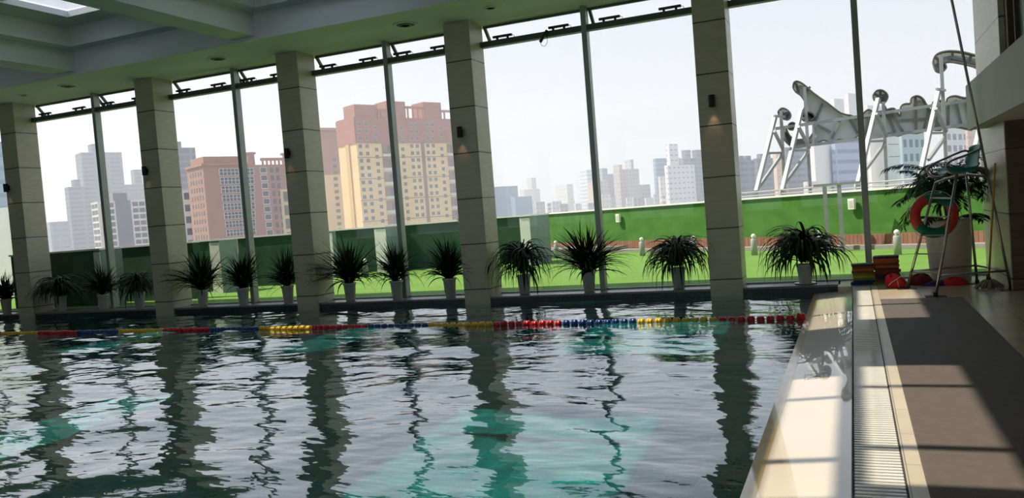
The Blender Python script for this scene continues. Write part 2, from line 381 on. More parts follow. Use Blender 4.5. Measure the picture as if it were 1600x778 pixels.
# --- windows: one per bay
MX = [tan(150, 145)*GY, tan(366, 104)*GY, tan(604, 63)*GY, tan(912, 7)*GY, tan(1340, 120)*GY]
bays = [(PX[0]+CW, PX[1], MX[0]), (PX[1]+CW, PX[2], MX[1]), (PX[2]+CW, PX[3], MX[2]), (PX[3]+CW, PX[4], MX[3]), (PX[4]+CW, 1.93, MX[4]), (XL, PX[0], -22.0)]
MX = [(tan(150, 145)+tan(182, 480))/2*GY, (tan(366, 104)+tan(402, 471))/2*GY, (tan(604, 63)+tan(637, 461))/2*GY, (tan(912, 7)+tan(945, 450))/2*GY, (tan(1334, 0)+tan(1357, 406))/2*GY, -22.0]
TZ = 4.93
for i, (x0, x1, _) in enumerate(bays):
    mx = MX[i]
    top = SOF
    w = thing('window_%d' % (i+1), None, None, ((x0+x1)/2, GY, 0), kind='structure'); P = Vector((-(x0+x1)/2, -GY, 0))
    def wb(mb, name, m):
        o = mb.build(name, m, w); o.location = P; return o
    wb(MB().box((x0, GY-.004, 0), (x1, GY+.004, TZ-.05)), 'glass_pane', 'glass')
    bevel(wb(MB().box((mx-.05, GY-.13, 0), (mx+.05, GY+.05, top)), 'mullion', 'alu'), .006, 1)
    wb(MB().box((x0, GY-.10, TZ-.06), (x1, GY+.05, TZ+.05)), 'transom', 'dark_alu')
    wb(MB().box((x0, GY-.02, -.01), (x1, GY+.04, .03)), 'bottom_rail', 'alu')
    for (a, c) in ((x0+.02, mx-.05), (mx+.05, x1-.02)):
        # top-hung sash swung outwards at the bottom
        if c-a < .6: continue
        out = .30; zt, zb = top-.04, TZ+.10
        sb = MB()
        sb.bar((a+.03, GY+.06, zt), (a+.03, GY+out, zb), .055, .05); sb.bar((c-.03, GY+.06, zt), (c-.03, GY+out, zb), .055, .05)
        sb.bar((a, GY+out, zb), (c, GY+out, zb), .05, .05); sb.bar((a, GY+.06, zt), (c, GY+.06, zt), .05, .05)
        so = wb(sb, 'sash', 'dark_alu')
        q = MB().add([(a+.04, GY+.06, zt), (c-.04, GY+.06, zt), (c-.04, GY+out, zb), (a+.04, GY+out, zb)], [(0, 1, 2, 3)])
        q = q.build('pane', 'glass', so)
        for fx in ((.22, .78) if c-a > 1.2 else (.5,)):
            cx = a+(c-a)*fx; ab = MB()
            ab.box((cx-.2, GY-.11, TZ+.085), (cx+.2, GY-.05, TZ+.125)); ab.box((cx-.13, GY-.10, TZ+.05), (cx-.09, GY-.06, TZ+.09)); ab.box((cx+.09, GY-.10, TZ+.05), (cx+.13, GY-.06, TZ+.09))
            ab.tube([(cx+.2, GY-.08, TZ+.10), (cx+.24, GY-.08, TZ+.09), (cx+.25, GY-.08, TZ+.05)], .006, 5)
            bevel(wb(ab, 'sash_opener', 'black'), .008, 1)
# the opener that has come loose and hangs from its cable in the fourth bay
p0 = at_y(855, 47, GY-.16); p1 = at_y(844, 66, GY-.16)
t = thing('loose_window_opener', 'black window opener hanging loose from the transom, left of the fourth mullion', 'window opener', p0)
bevel(MB().bar(Vector((0, 0, 0)), p1-p0, .05, .05).build('body', 'black', t), .008, 1)
b = MB(); c0 = p1-p0
b.tube([c0, c0+Vector((.03, 0, -.07)), c0+Vector((.09, 0, -.09)), c0+Vector((.14, 0, -.03)), c0+Vector((.15, 0, .08)), c0+Vector((.13, 0, .14))], .005, 5); b.build('cable', 'black', t)

# --- ceiling: soffit along the window, coffers with skylights behind it
RZ = 6.25
def slab_with_holes(mb, x0, x1, y0, y1, z0, z1, holes):
    xs = sorted({x0, x1, *[v for h in holes for v in h[:2]]}); ys = sorted({y0, y1, *[v for h in holes for v in h[2:]]})
    for i in range(len(xs)-1):
        for j in range(len(ys)-1):
            cx, cy = (xs[i]+xs[i+1])/2, (ys[j]+ys[j+1])/2
            if any(h[0] < cx < h[1] and h[2] < cy < h[3] for h in holes): continue
            mb.box((xs[i], ys[j], z0), (xs[i+1], ys[j+1], z1))
beams = [-20.6, -15.71, -10.81, -5.91, -1.0, 3.9]
ysk = [(9.57, 12.2), (3.70, 6.80), (-2.2, .9), (-7.3, -5.0)]
holes = []
for bx in beams[:-1]:
    for (ya, yb) in ysk:
        if abs(bx+5.91) < .01 and ya > 0: e = .35 if ya > 9 else 0; holes += [(-5.55, -4.90, ya, yb+e), (-4.73, -3.90, ya, yb+e)]  # unseen openings, the far pair lengthened so sun reaches the red bag
        elif ya < 0: holes.append((bx+.7, bx+4.2, ya, yb))  # unseen rows overhead and behind, widened to let extra light in
        elif abs(bx+10.81) < .01: holes.append((bx+1.24, bx+3.5, ya, yb))
        elif bx < -1.5: holes.append((bx+1.24, bx+2.22, ya, yb))
b = MB(); slab_with_holes(b, XL-.3, XR+.3, YB-.3, 13.05, RZ, RZ+.12, holes)
b.box((XL-.3, 13.05, SOF), (XR+.3, GY+.35, RZ+.12))
for bx in beams:
    b.box((bx-.29, YB, SOF+.07), (bx+.29, 13.05, RZ))
for y0 in (7.8, 1.9, -4.0): b.box((XL, y0-.29, SOF+.07), (XR, y0+.29, RZ))
# stepped cornice inside each coffer
for bx0, bx1 in zip(beams[:-1], beams[1:]):
    for ya, yb in ((8.09, 13.05), (2.19, 7.51), (-3.71, 1.61)):
        x0, x1 = bx0+.29, bx1-.29
        b.box((x0, yb-.3, 5.84), (x1, yb, RZ)); b.box((x0, ya, 5.84), (x1, ya+.3, RZ)); b.box((x0, ya+.3, 5.84), (x0+.3, yb-.3, RZ)); b.box((x1-.3, ya+.3, 5.84), (x1, yb-.3, RZ))
struct(b.build('ceiling', 'ceiling'))
for k, (xa, xb, ya, yb) in enumerate(holes):
    t = thing('window_%d' % (k+11), None, None, ((xa+xb)/2, (ya+yb)/2, RZ), kind='structure'); P = -Vector(t.location)
    o = MB().box((xa, ya, RZ+.13), (xb, yb, RZ+.14)).build('glass_pane', 'roofglass', t); o.location = P
    b = MB(); n = 3 if yb-ya > 2.9 else 2
    bars = {9.57: (10.80,), 3.70: (4.37, 6.0)}.get(ya, (ya+(yb-ya)/2,))
    for yy in bars: b.box((xa, yy-.045, RZ+.05), (xb, yy+.045, RZ+.12))
    o = b.build('glazing_bar', 'alu', t); o.location = P
# --- room walls
struct(MB().box((XL-.3, YB-.3, -1.75), (XL, GY+.3, RZ)).build('wall_left', 'plaster'))
b = MB().box((XL, YB-.3, -.3), (XR, YB, .9)).box((XL, YB-.3, 4.6), (XR, YB, RZ))
for k in range(9): b.box((XL+k*3.85-.4, YB-.3, .9), (XL+k*3.85+.4, YB, 4.6))
struct(b.build('wall_back', 'plaster'))
t = thing('window_40', None, None, (0, YB-.1, 0), kind='structure')  # unseen window band behind the camera, added to brighten the room
MB().box((XL, -.01, .9), (XR, .01, 4.6)).build('glass_pane', 'glass', t)
struct(MB().box((XR, YB-.3, -.3), (XR+.3, GY+.3, RZ)).build('wall_right', 'plaster'))
# --- right-hand corner pillar, balcony and upper wall
PXR, PYF = 1.93, 12.85
o = MB().box((PXR, PYF, 0), (2.75, GY+.15, RZ)).build('stone_pillar', 'stone')
tag(o, 'wide stone pillar at the far right corner behind the lifeguard chair', 'pillar', kind='structure'); bevel(o, .006, 1)
q = MB().box((PXR+.01, PYF-.02, 0), (2.75, PYF, 2.3)).build('brown_cladding', 'brown_stone', o)
struct(MB().box((2.75, PYF+.6, 0), (XR, PYF+.8, RZ)).build('wall_far_right', 'brown_stone'))
b = MB().box((1.67, YB, 2.30), (1.79, 14.28, 2.97)).box((1.79, YB, 2.30), (XR, 14.28, 2.42)).box((1.79, YB, 2.42), (XR, PYF, 2.6))
o = struct(b.build('trim_balcony', 'plaster'))
# upper storey glazing behind the balcony
t = thing('window_7', None, None, (0, 0, 0), kind='structure')
MAT['brown_frame'] = mat('brown_window_frame', (78, 62, 44), .5, noise=.1, scale=6)
MAT['curtain'] = mat('pale_curtain', (150, 164, 160), .8, noise=.12, scale=3, stretch=(1, 9, .3))
b = MB(); xw = 2.05
b.box((xw, YB, 2.97), (xw+.1, PYF, 3.05)); b.box((xw, YB, 6.0), (xw+.1, PYF, RZ))
yy = PYF
while yy > YB:
    b.box((xw-.05, yy-.22, 2.6), (xw+.1, yy, RZ)); b.box((xw, yy-.42, 2.6), (xw+.05, yy-.37, RZ)); yy -= 1.25
b.build('frame', 'brown_frame', t)
MB().box((xw+.06, YB, 2.6), (xw+.09, PYF, RZ)).build('curtain', 'curtain', t)

# --- wall sconces
LZ = 3.22
def lampspots():
    pts = [at_y(14, 294, CY0), at_y(230, 266, CY0), at_y(452, 240, CY0), at_y(721, 206, CY0), at_y(1113, 155, CY0)]
    return [p.x for p in pts]
proto = None
for i, x in enumerate(lampspots()):
    lab = ['black wall lamp on the leftmost pillar', 'black wall lamp on the second pillar, left of the brown brick building', 'black wall lamp on the third pillar, just left of the yellow tower',
           'black wall lamp on the fourth pillar, just right of the yellow tower', 'black wall lamp casting an orange glow on the rightmost pool pillar'][i]
    if not proto:
        t = thing('wall_lamp', lab, 'wall lamp', (x, CY0, LZ), group='wall lamps on the stone pillars')
        bevel(MB().lathe([(.04, -.10), (.055, -.10), (.055, .10), (.05, .105)], (0, -.085, 0), 20).build('lamp_body', 'black', t), .003, 1)
        MB().box((-.03, -.04, -.05), (.03, 0, .05)).build('bracket', 'black', t)
        MB().lathe([(.036, -.098), (.036, -.094)], (0, -.085, 0), 16).build('bulb', 'bulb', t)
        proto = t
    else:
        t = copy_tree(proto); t.location = (x, CY0, LZ); t['label'] = lab
    ld = bpy.data.lights.new('sconce_light', 'SPOT'); ld.energy = [.8, .8, .8, 1.6, 2.6][i]; ld.color = (1, .6, .38); ld.spot_size = 1.0; ld.spot_blend = .8; ld.shadow_soft_size = .02
    lo = bpy.data.objects.new('sconce_light', ld); COL.objects.link(lo); lo.location = (x, CY0-.085, LZ-.11); lo.rotation_euler = (.10, 0, 0)

# --- round ceiling vents on the soffit
for (px, py, r, lab) in ((340, 91, .22, 'large round ceiling vent on the soffit above the second window bay'), (106, 134, .22, 'large round ceiling vent on the soffit near the left end'), (633, 38, .24, 'large round ceiling vent on the soffit left of the fourth pillar'),
                         (36, 148.5, .12, 'small round ceiling fitting at the far left of the soffit'), (766, 12, .12, 'small round ceiling fitting on the soffit right of the fourth pillar')):
    p = at_z(px, py, SOF); t = thing('ceiling_vent', lab, 'ceiling vent', (p.x, p.y, SOF), group='round fittings on the soffit')
    MB().lathe([(r*.72, -.0), (r*.75, -.02), (r, -.012), (r, 0)], n=28).build('rim', 'ceiling', t)
    if r > .15:
        for k, q in enumerate((.55, .36, .18)): MB().lathe([(r*q, -.03), (r*q+.025, -.018), (r*q+.025, -.010), (r*q, -.022)], n=24).build('louvre_ring', 'dark_alu', t)
    MB().lathe([(.001, -.003), (r*.72, -.003)], n=24).build('duct_opening', 'black', t)

# ================================================================ POOL THINGS
def lane():
    t = thing('lane_rope', 'lane rope of red, yellow and blue floats stretched across the pool', 'lane rope', (-.74, 11.57, WZ))
    yl = lambda x: -.0145*x
    def fmesh(m):
        b = MB(); b.lathe([(.012, -.052), (.030, -.049), (.046, -.036), (.050, -.02), (.042, -.004), (.042, .004), (.050, .02), (.046, .036), (.030, .049), (.012, .052)], n=12, axis='x'); return b
    protos = {}
    seq = ['fl_red', 'fl_yel', 'fl_blu']; names = {'fl_red': 'red float', 'fl_yel': 'yellow float', 'fl_blu': 'blue float'}
    N = 146; rest = {}
    rr = random.Random(5)
    for k in range(N):
        m = seq[(k//9) % 3]; x = -k*.1285; loc = (x, yl(x), .008+rr.uniform(-.006, .006))
        if k < 100:
            if m not in protos: protos[m] = fmesh(m).build('float', m, t); o = protos[m]; o['label'] = names[m]
            else: o = protos[m].copy(); COL.objects.link(o)
            o.location = loc; o.rotation_euler = (rr.uniform(0, 3), rr.uniform(-.06, .06), rr.uniform(-.06, .06)); o.scale = (1, 1, 1)
            if k == 0: o.scale = (1.15, 1.35, 1.35); o.location = (x+.01, 0, .02)
        else:
            b = rest.setdefault('all', MB()); b.lathe([(.012, -.056), (.040, -.05), (.047, -.02), (.040, 0), (.047, .02), (.040, .05), (.012, .056)], loc, n=10, axis='x', mi=seq.index(m))
    o = rest['all'].build('float', ['fl_red', 'fl_yel', 'fl_blu'], t); o['kind'] = 'stuff'
    MB().tube([(0.06, 0, .01), (-9, yl(-9), .0), (-N*.1285, yl(-N*.1285), 0)], .006, 6).build('cable', 'cord', t)
lane()

# --- potted dracaenas on the sill
def foliage(seed, H, R, droop, n, ylim, base=.38, wleaf=.021):
    """long narrow arching leaves; H = height over the pot rim, R = reach"""
    rr = random.Random(seed); b = MB()
    for k in range(n):
        az = rr.uniform(0, 2*PI); q = rr.random()
        up = 1.45-1.15*q**.8 if not droop else 1.35-1.0*q
        L = (H*1.05*(1-.15*q)+.02 if not droop else (H*1.0+.30*q))*rr.uniform(.75, 1.1); L = max(L, R*.75)
        el = up+rr.gauss(0, .12); bend = (rr.uniform(.5, 1.5)*(.35+q) if not droop else rr.uniform(2.2, 3.4))
        pos = Vector((rr.gauss(0, .03), rr.gauss(0, .03), base+rr.uniform(-.05, .15 if not droop else .25)))
        seg = 7; w0 = wleaf*rr.uniform(.8, 1.25); side = Vector((-math.sin(az), math.cos(az), 0)); twist = rr.gauss(0, .35)
        vs = []
        for i in range(seg+1):
            f = i/seg; e = el-bend*f**(1.5 if not droop else 1.15)
            if e < -1.5: e = -1.5
            d = Vector((math.cos(az)*math.cos(e), math.sin(az)*math.cos(e), math.sin(e)))
            wd = w0*(.55+.9*f if f < .35 else max(.04, ((1-f)/.65)**.7*.87))
            up_v = side.cross(d); sv = side*math.cos(twist)+up_v*math.sin(twist)
            vs += [pos-sv*wd, pos-up_v*(wd*.35), pos+sv*wd]
            pos = pos+d*(L/seg)
        for j, v in enumerate(vs):
            if v.y > ylim: vs[j] = Vector((v.x, ylim-rr.uniform(0, .01)-(v.y-ylim)*.12, v.z))
            if vs[j].z < .03 and vs[j].y > -.3: vs[j].z = .03
        fs = []
        for i in range(seg):
            a = i*3; fs += [(a, a+1, a+4, a+3), (a+1, a+2, a+5, a+4)]
        b.add(vs, fs, None, 0, True)
    return b
PL = [ # base px, base py, top py, left px, right px, droop, label
 (11, 487, 429, -20, 30, 0, 'spiky potted dracaena at the left picture edge, left of the leftmost pillar'),
 (97, 484, 430, 63, 124, 1, 'low drooping potted plant just right of the leftmost pillar'),
 (163, 481, 412, 132, 186, 0, 'upright spiky potted plant in front of the first mullion'),
 (219, 480, 424, 190, 243, 1, 'drooping potted plant partly hidden by the second pillar'),
 (318, 476, 392, 277, 349, 0, 'spiky potted plant just right of the second pillar'),
 (381, 472, 392, 345, 410, 0, 'spiky potted plant in front of the second mullion'),
 (451, 470, 386, 415, 475, 0, 'spiky potted plant partly hidden by the third pillar'),
 (548, 467, 376, 500, 592, 0, 'spiky potted plant just right of the third pillar'),
 (621, 463, 373, 586, 650, 0, 'spiky potted plant in front of the third mullion'),
 (704, 460, 370, 664, 735, 0, 'spiky potted plant just left of the fourth pillar'),
 (820, 456, 374, 782, 855, 1, 'drooping potted plant just right of the fourth pillar'),
 (921, 453, 355, 866, 968, 0, 'largest spiky potted plant, in front of the fourth mullion'),
 (1061, 449, 368, 1018, 1100, 1, 'drooping potted plant just left of the rightmost pool pillar'),
 (1259, 444, 356, 1203, 1307, 1, 'wide drooping potted plant on a saucer, between the rightmost pool pillar and the kickboards')]
for i, (px, py, ty, lx, rx, dr, lab) in enumerate(PL):
    Yp = 14.72; tx = tan(px, py); p = Vector((tx*Yp, Yp, 0))
    dep = (p-Vector((0, 0, EYE))).dot(CF); s = FPX/dep
    H = (py-ty)/s*.985; Rr = (rx-lx)/2/s; ph = .40 if not dr else .36
    t = thing('potted_plant', lab, 'potted plant', p, group='potted plants on the sill along the window wall')
    ph = .38 if i != 13 else .34
    MB().lathe([(.085, 0), (.10, .01), (.128, ph-.045), (.142, ph-.04), (.146, ph), (.132, ph), (.128, ph-.05)], n=28).build('pot', 'pot', t)
    if i == 13: MB().lathe([(.12, 0), (.18, .008), (.185, .022), (.15, .012)], n=28).build('saucer', 'pot', t).location = (0, 0, 0)
    MB().lathe([(.001, ph-.05), (.128, ph-.05)], n=20).build('soil', 'soil', t)
    fo = foliage(100+i, H-ph-.02, Rr, dr, 230 if not dr else 210, 14.955-Yp, ph+.02 if not dr else ph+.06, .0185 if not dr else .019)
    # scale the foliage so its silhouette has the photo's height and reach
    zs = sorted(v[2] for v in fo.v)[int(len(fo.v)*.985)]; xr = sorted(abs(v[0]) for v in fo.v)[int(len(fo.v)*.92)]
    sz = (H-ph)/(zs-ph); sx = min(max(Rr/xr, .8), 2.2)
    fo.v = [(v[0]*sx, min(v[1]*max(sx, .8), 14.955-Yp), (ph+(v[2]-ph)*sz if v[2] > ph else max(.02, v[2]))) for v in fo.v]
    def clear(v):
        X = v[0]+p.x
        for q in PX:
            if q-.01 < X < q+CW+.01 and v[1]+p.y > CY0-.015: return (v[0], CY0-.015-p.y-abs(math.sin(v[2]*40))*.02, v[2])
        return v
    fo.v = [clear(v) for v in fo.v]
    fo.build('foliage', 'leaf', t)

# --- kickboard stacks
def kick_mesh(w, d, th):
    pts = []; n = 8; r = .09
    for cx, cy, a0 in ((w/2-r, d/2-r, 0), (-w/2+r, d/2-r, 90), (-w/2+.02, -d/2+.02, 180), (w/2-.02, -d/2+.02, 270)):
        rr = r if a0 < 180 else .02
        for k in range(n+1):
            a = math.radians(a0+90*k/n); pts.append((cx+rr*math.cos(a), cy+rr*math.sin(a)))
    # hand grip waist
    return MB().prism(pts, 0, th)
KC = {'or': ((176, 98, 44), 'orange'), 'br': ((116, 56, 34), 'rust-brown'), 'ye': ((170, 148, 46), 'yellow'), 'dk': ((52, 46, 44), 'black'), 'bl': ((38, 52, 104), 'navy blue'), 'gr': ((112, 120, 40), 'olive green'), 're': ((104, 34, 36), 'dark red')}
for k, (c, n) in KC.items(): MAT['kb_'+k] = mat(n.replace(' ', '_').replace('-', '_')+'_foam', c, .8, noise=.12, scale=18, bump=.15)
ords = ['lowest', 'second from the bottom', 'third from the bottom', 'fourth from the bottom', 'fifth from the bottom', 'sixth from the bottom', 'seventh from the bottom', 'eighth from the bottom', 'ninth from the bottom', 'tenth from the bottom', 'eleventh from the bottom', 'topmost']
def stack(px, py, Y, cols, w, which, rz):
    c0 = at_z(px, py, 0); k0 = tan(px, py); z = .001; rr = random.Random(len(cols)); protos = {}; x = k0*Y
    for i, c in enumerate(cols):
        if c not in protos: o = bevel(kick_mesh(w, .26, .036).build('kickboard', 'kb_'+c), .008, 2); protos[c] = o
        else: o = protos[c].copy(); COL.objects.link(o)
        pos = 'topmost' if i == len(cols)-1 else ords[i]
        tag(o, '%s foam kickboard, %s in the %s' % (KC[c][1], pos, which), 'kickboard', 'kickboards stacked by the window')
        o.location = (x+rr.uniform(-.012, .012)+(-.03 if i == 0 else 0), Y+rr.uniform(-.01, .01), z); o.rotation_euler = (0, 0, rz+rr.uniform(-.10, .10)); z += .0368
stack(1350, 442, 14.36, ['bl', 'bl', 'gr', 'ye', 'gr', 'br', 'or', 'br', 'dk'], .33, 'shorter left stack', .05)
stack(1387, 441, 14.36, ['gr', 'br', 'dk', 'dk', 're', 'br', 're', 'or', 'br', 'or', 'or', 'dk'], .37, 'taller right stack', -.03)

# --- bags and cloths heaped by the chair
def lump(name, m, lab, cat, px, py, Y, rx, ry, h, seed, parent=None, sharp=.35):
    rr = random.Random(seed); ph = [rr.uniform(0, 6.28) for _ in range(12)]; b = MB(); n, k = 28, 10; vs = []
    for j in range(k+1):
        f = j/k; el = f*PI/2
        for i in range(n):
            a = 2*PI*i/n; q = 1+.10*math.sin(2*a+ph[0])+.08*math.sin(3*a+ph[1]+2*el)+.06*math.sin(7*a+ph[2]+5*el)+.035*math.sin(13*a+ph[3]-4*el)
            vs.append((rx*q*math.cos(a)*math.cos(el)**.8 + rx*sharp*f*math.cos(ph[4]), ry*q*math.sin(a)*math.cos(el)**.8, h*math.sin(el)*(1+.15*math.sin(3*a+ph[5]))))
    fs = [(j*n+i, j*n+(i+1) % n, (j+1)*n+(i+1) % n, (j+1)*n+i) for j in range(k) for i in range(n)]+[tuple(range(n))[::-1]]
    b.add(vs, fs, None, 0, True); x = tan(px, py)*Y
    o = b.build(name, m); o.location = (x, Y, 0); return tag(o, lab, cat)
b1 = lump('net_bag', 'bag_red', 'bright red bag tied with a white cord beside the kickboards', 'bag', 1404, 449, 13.72, .155, .15, .19, 11, sharp=.6)
b = MB(); b.tube([(-.15, -.10, .03), (-.10, -.135, .09), (-.02, -.13, .14), (.06, -.09, .19), (.10, -.02, .20)], .005, 5); b.tube([(-.02, -.13, .14), (-.01, -.155, .07), (.0, -.16, .01)], .005, 5); b.build('cord', 'cord', b1)
lump('folded_cloth', 'cloth_wine', 'crumpled wine-red cloth heaped behind the ladder of the lifeguard chair', 'cloth', 1440, 447, 13.98, .19, .13, .155, 5)
lump('blue_cloth', 'cloth_blue', 'crumpled navy cloth on the floor in front of the big white planter', 'cloth', 1462, 446, 13.78, .17, .10, .07, 8)
lump('red_cloth', 'bag_red', 'flat red cloth bundle lying right of the front ladder leg', 'cloth', 1491, 445, 13.78, .17, .10, .105, 21)
# --- mop
p = at_z(1549, 441, 0); mp = Vector((tan(1549, 441)*13.2, 13.2, 0)); mtop = at_y(1555, 255, 12.6); mp.x = min(mp.x, 1.70)
t = thing('mop', 'mop with yellow handle and grey strings leaning at the right-hand pillar', 'mop', mp)
MB().tube([(0, 0, .10), mtop-mp], .013, 10).build('handle', 'mopstick', t)
b = MB(); rr = random.Random(4)
for k in range(90):
    a = rr.uniform(0, 2*PI); R_ = rr.uniform(.08, .19); z1 = rr.uniform(.005, .05)
    b.tube([(0, 0, .13), (math.cos(a)*R_*.35, math.sin(a)*R_*.25, .115), (math.cos(a)*R_*.8, math.sin(a)*R_*.5, .04+z1*.5), (math.cos(a)*R_, math.sin(a)*R_*.65, z1)], .011, 5)
b.build('mop_strings', 'mop', t); MB().lathe([(.03, .09), (.035, .11), (.02, .20)], n=12).build('clamp', 'rubber', t)

# --- big planter with palm
pp = Vector((tan(1486, 440)*14.33, 14.33, 0)); 
t = thing('potted_palm', 'tall leafy palm in a big white planter behind the lifeguard chair', 'potted plant', pp)
MB().lathe([(.26, 0), (.28, .01), (.335, .93), (.34, .96), (.31, .96), (.305, .9)], n=40).build('planter', 'planter', t)
MB().lathe([(.001, .9), (.305, .9)], n=24).build('soil', 'soil', t)
b = MB()
stems = [((.02, -.04, .9), (-.03, -.02, 1.35), (.02, -.05, 1.75), .045), ((.08, .02, .9), (.14, .0, 1.3), (.22, -.02, 1.7), .022), ((-.08, 0, .9), (-.12, -.03, 1.3), (-.20, -.03, 1.65), .02)]
for s0, s1, s2, r in stems: b.tube([s0, s1, s2], [r, r*.9, r*.6], 10)
b.build('trunk', 'trunk', t)
b = MB(); rr = random.Random(9); YL = 14.93-pp.y; XLIM = 1.915-pp.x
def frond(base, az, el, L, bend, nl=20, lw=.016, ll=.26):
    pos = Vector(base); pts = []; ds = []; seg = 14
    for i in range(seg+1):
        f = i/seg; e = el-bend*f; d = Vector((math.cos(az)*math.cos(e), math.sin(az)*math.cos(e), math.sin(e)))
        pts.append(pos.copy()); ds.append(d); pos += d*(L/seg)
    for q in pts: q.y = min(q.y, YL); q.x = min(q.x, XLIM) if q.y > PYF-pp.y else q.x
    b.tube(pts, [.006*(1-.7*i/seg) for i in range(seg+1)], 4)
    for k in range(nl):
        f = .22+.78*k/(nl-1); i = min(int(f*seg), seg-1); g = f*seg-i; P0 = pts[i].lerp(pts[i+1], g); d = ds[i]
        side = d.cross(Vector((0, 0, 1)));  side = side.normalized() if side.length > .01 else Vector((1, 0, 0))
        for sg in (-1, 1):
            l = ll*(1-.55*abs(f-.45)*1.3)*rr.uniform(.8, 1.15)
            dd = (side*sg*.85+d*.55+Vector((0, 0, -.25+rr.gauss(0, .12)))).normalized(); m1 = P0+dd*l*.5; e1 = P0+dd*l+Vector((0, 0, -l*.18))
            wv = d.cross(dd).normalized().cross(dd)*lw
            vs = [P0, m1-wv, e1, m1+wv]
            for v in vs:
                v.y = min(v.y, YL)
                if v.x > XLIM: v.x = XLIM-rr.uniform(0, .01)
            b.add(vs, [(0, 1, 2, 3)], None, 0, True)
for k in range(46):
    s2 = Vector(stems[k % 3][2]); az = 2.4*k+rr.uniform(-.3, .3); el = rr.uniform(.2, 1.35)
    frond(s2+Vector((0, 0, rr.uniform(-.5, .05))), az, el, rr.uniform(.5, .78), rr.uniform(1.2, 2.3), 22, .012, .21)
frond((-.1, -.05, 1.62), PI+.15, .85, .85, 1.3, 30, .011, .22); frond((.2, 0, 1.55), .3, .9, .55, 1.6, 20, .011, .2); frond((-.15, -.05, 1.5), PI-.3, .35, .75, .9, 24, .008, .2)
for az in (.15, 2.7, -.8, -2.2): frond((.1*math.cos(az), .1*math.sin(az), .93), az, .65, .55, 1.3, 14, .018, .2)
b.build('fronds', 'leaf2', t)

# --- lifeguard chair
fA, fB, fC, fD = at_z(1417, 451, 0), at_z(1462, 463, 0), at_z(1527, 443, 0), at_z(1580, 453, 0)
tA, tB = at_y(1462, 285, 13.22), at_y(1495, 272, 12.76); tC = at_y(1510, 272, 13.42); 
mast = at_y(1487, 0, 12.95); dS = at_y(1543.5, 276, 12.90)
t = thing('lifeguard_chair', 'tall steel lifeguard chair with teal seat and ladder at the pool corner', 'lifeguard chair', (fB.x, fB.y, 0)); P = -Vector((fB.x, fB.y, 0))
def cp(mb, name, m, par=t):
    o = mb.build(name, m, par)
    if par is t: o.location = P
    return o
R = .019
cp(MB().tube([fA, tA], R, 10), 'leg', 'steel'); cp(MB().tube([fB, tB], R, 10), 'leg', 'steel'); cp(MB().tube([fC, tC], R, 10), 'leg', 'steel')
cp(MB().tube([fD, dS], R, 10), 'leg', 'steel'); cp(MB().tube([dS, mast, mast+(mast-dS)*.2], R*.95, 10), 'mast_pole', 'steel')
L = lambda a, c, k: a.lerp(c, k)
for ya in (308, 337, 366, 395, 424):
    kA = (451-ya)/(451-285.); kB = (463-(ya+2))/(463-272.)
    p, q = L(fA, tA, kA), L(fB, tB, kB); cp(MB().bar(p, q, .05, .018), 'rung', 'steel')
cp(MB().tube([L(fB, tB, .17), L(fD, dS, .17)], .015, 8).tube([L(fA, tA, .17), L(fC, tC, .17)], .015, 8).tube([L(fC, tC, .17), L(fD, dS, .17)], .015, 8), 'stretcher', 'steel')
cp(MB().tube([tA, tB], .016, 8).tube([tA, tC], .016, 8).tube([tB, dS], .016, 8).tube([tC, dS], .016, 8), 'seat_frame', 'steel')
def armpath(pts, ys): return [at_y(x, y, Y) for (x, y), Y in zip(pts, ys)]
def smooth(pts, n=5):
    out = []; K = len(pts)
    for i in range(K-1):
        p0, p1, p2, p3 = pts[max(i-1, 0)], pts[i], pts[i+1], pts[min(i+2, K-1)]
        for k in range(n):
            u = k/n; out.append(.5*((2*p1)+(-p0+p2)*u+(2*p0-5*p1+4*p2-p3)*u*u+(-p0+3*p1-3*p2+p3)*u*u*u))
    return out+[pts[-1]]
cp(MB().tube(smooth(armpath([(1533, 232), (1510, 242), (1487, 251), (1478, 259), (1481, 267), (1490, 271), (1496, 271)], [12.85, 12.8, 12.76, 12.74, 12.74, 12.75, 12.76])), .016, 8), 'armrest', 'steel')
cp(MB().tube(smooth(armpath([(1512, 236), (1503, 236.5), (1476, 248), (1455, 258), (1449, 266), (1453, 274), (1462, 277), (1474, 275), (1476, 268), (1470, 258)], [13.3, 13.27, 13.24, 13.22, 13.21, 13.22, 13.23, 13.26, 13.28, 13.28])), .016, 8), 'armrest', 'steel')
for f in (fA, fB, fC, fD):
    cp(MB().lathe([(.024, 0), (.028, .01), (.028, .05), (.022, .055)], (f.x, f.y, .004), 12), 'rubber_foot', 'rubber')
for f in (fA, fB, fC, fD):
    cp(MB().box((f.x-.13, f.y-.11, .0005), (f.x+.13, f.y+.11, .004)), 'foot_plate', 'rubber')
# bucket seat: profile from front lip over the pan up the back
fwd = Vector((-.96, -.28, 0)); sd = Vector((.28, -.96, 0)); c0 = Vector((1.40, 13.08, 1.60))
c0 = (tA+tB+tC+dS)/4; c0.z = max(tA.z, tB.z)+.01
prof = [(.25, .0), (.23, .035), (.12, .02), (.0, .0), (-.12, .012), (-.17, .05), (-.20, .14), (-.225, .26), (-.245, .36), (-.25, .385)]
b = MB(); nu = 12; vs = []
for off in (0, .010):
    for (a, z) in prof:
        wv = .20 if z < .1 else .20-.035*((z-.1)/.28)**2
        for i in range(nu+1):
            u = -1+2*i/nu; lift = .06*abs(u)**3 if z < .1 else 0; curl = .05*abs(u)**2.5 if z >= .1 else 0
            vs.append(c0+fwd*(a+curl+off*(1 if z > .1 else 0))+sd*(u*wv)+Vector((0, 0, z+lift+(off if z <= .1 else 0)-(.03*abs(u)**4 if z > .3 else 0))))
K = len(prof); W_ = nu+1; fs = []
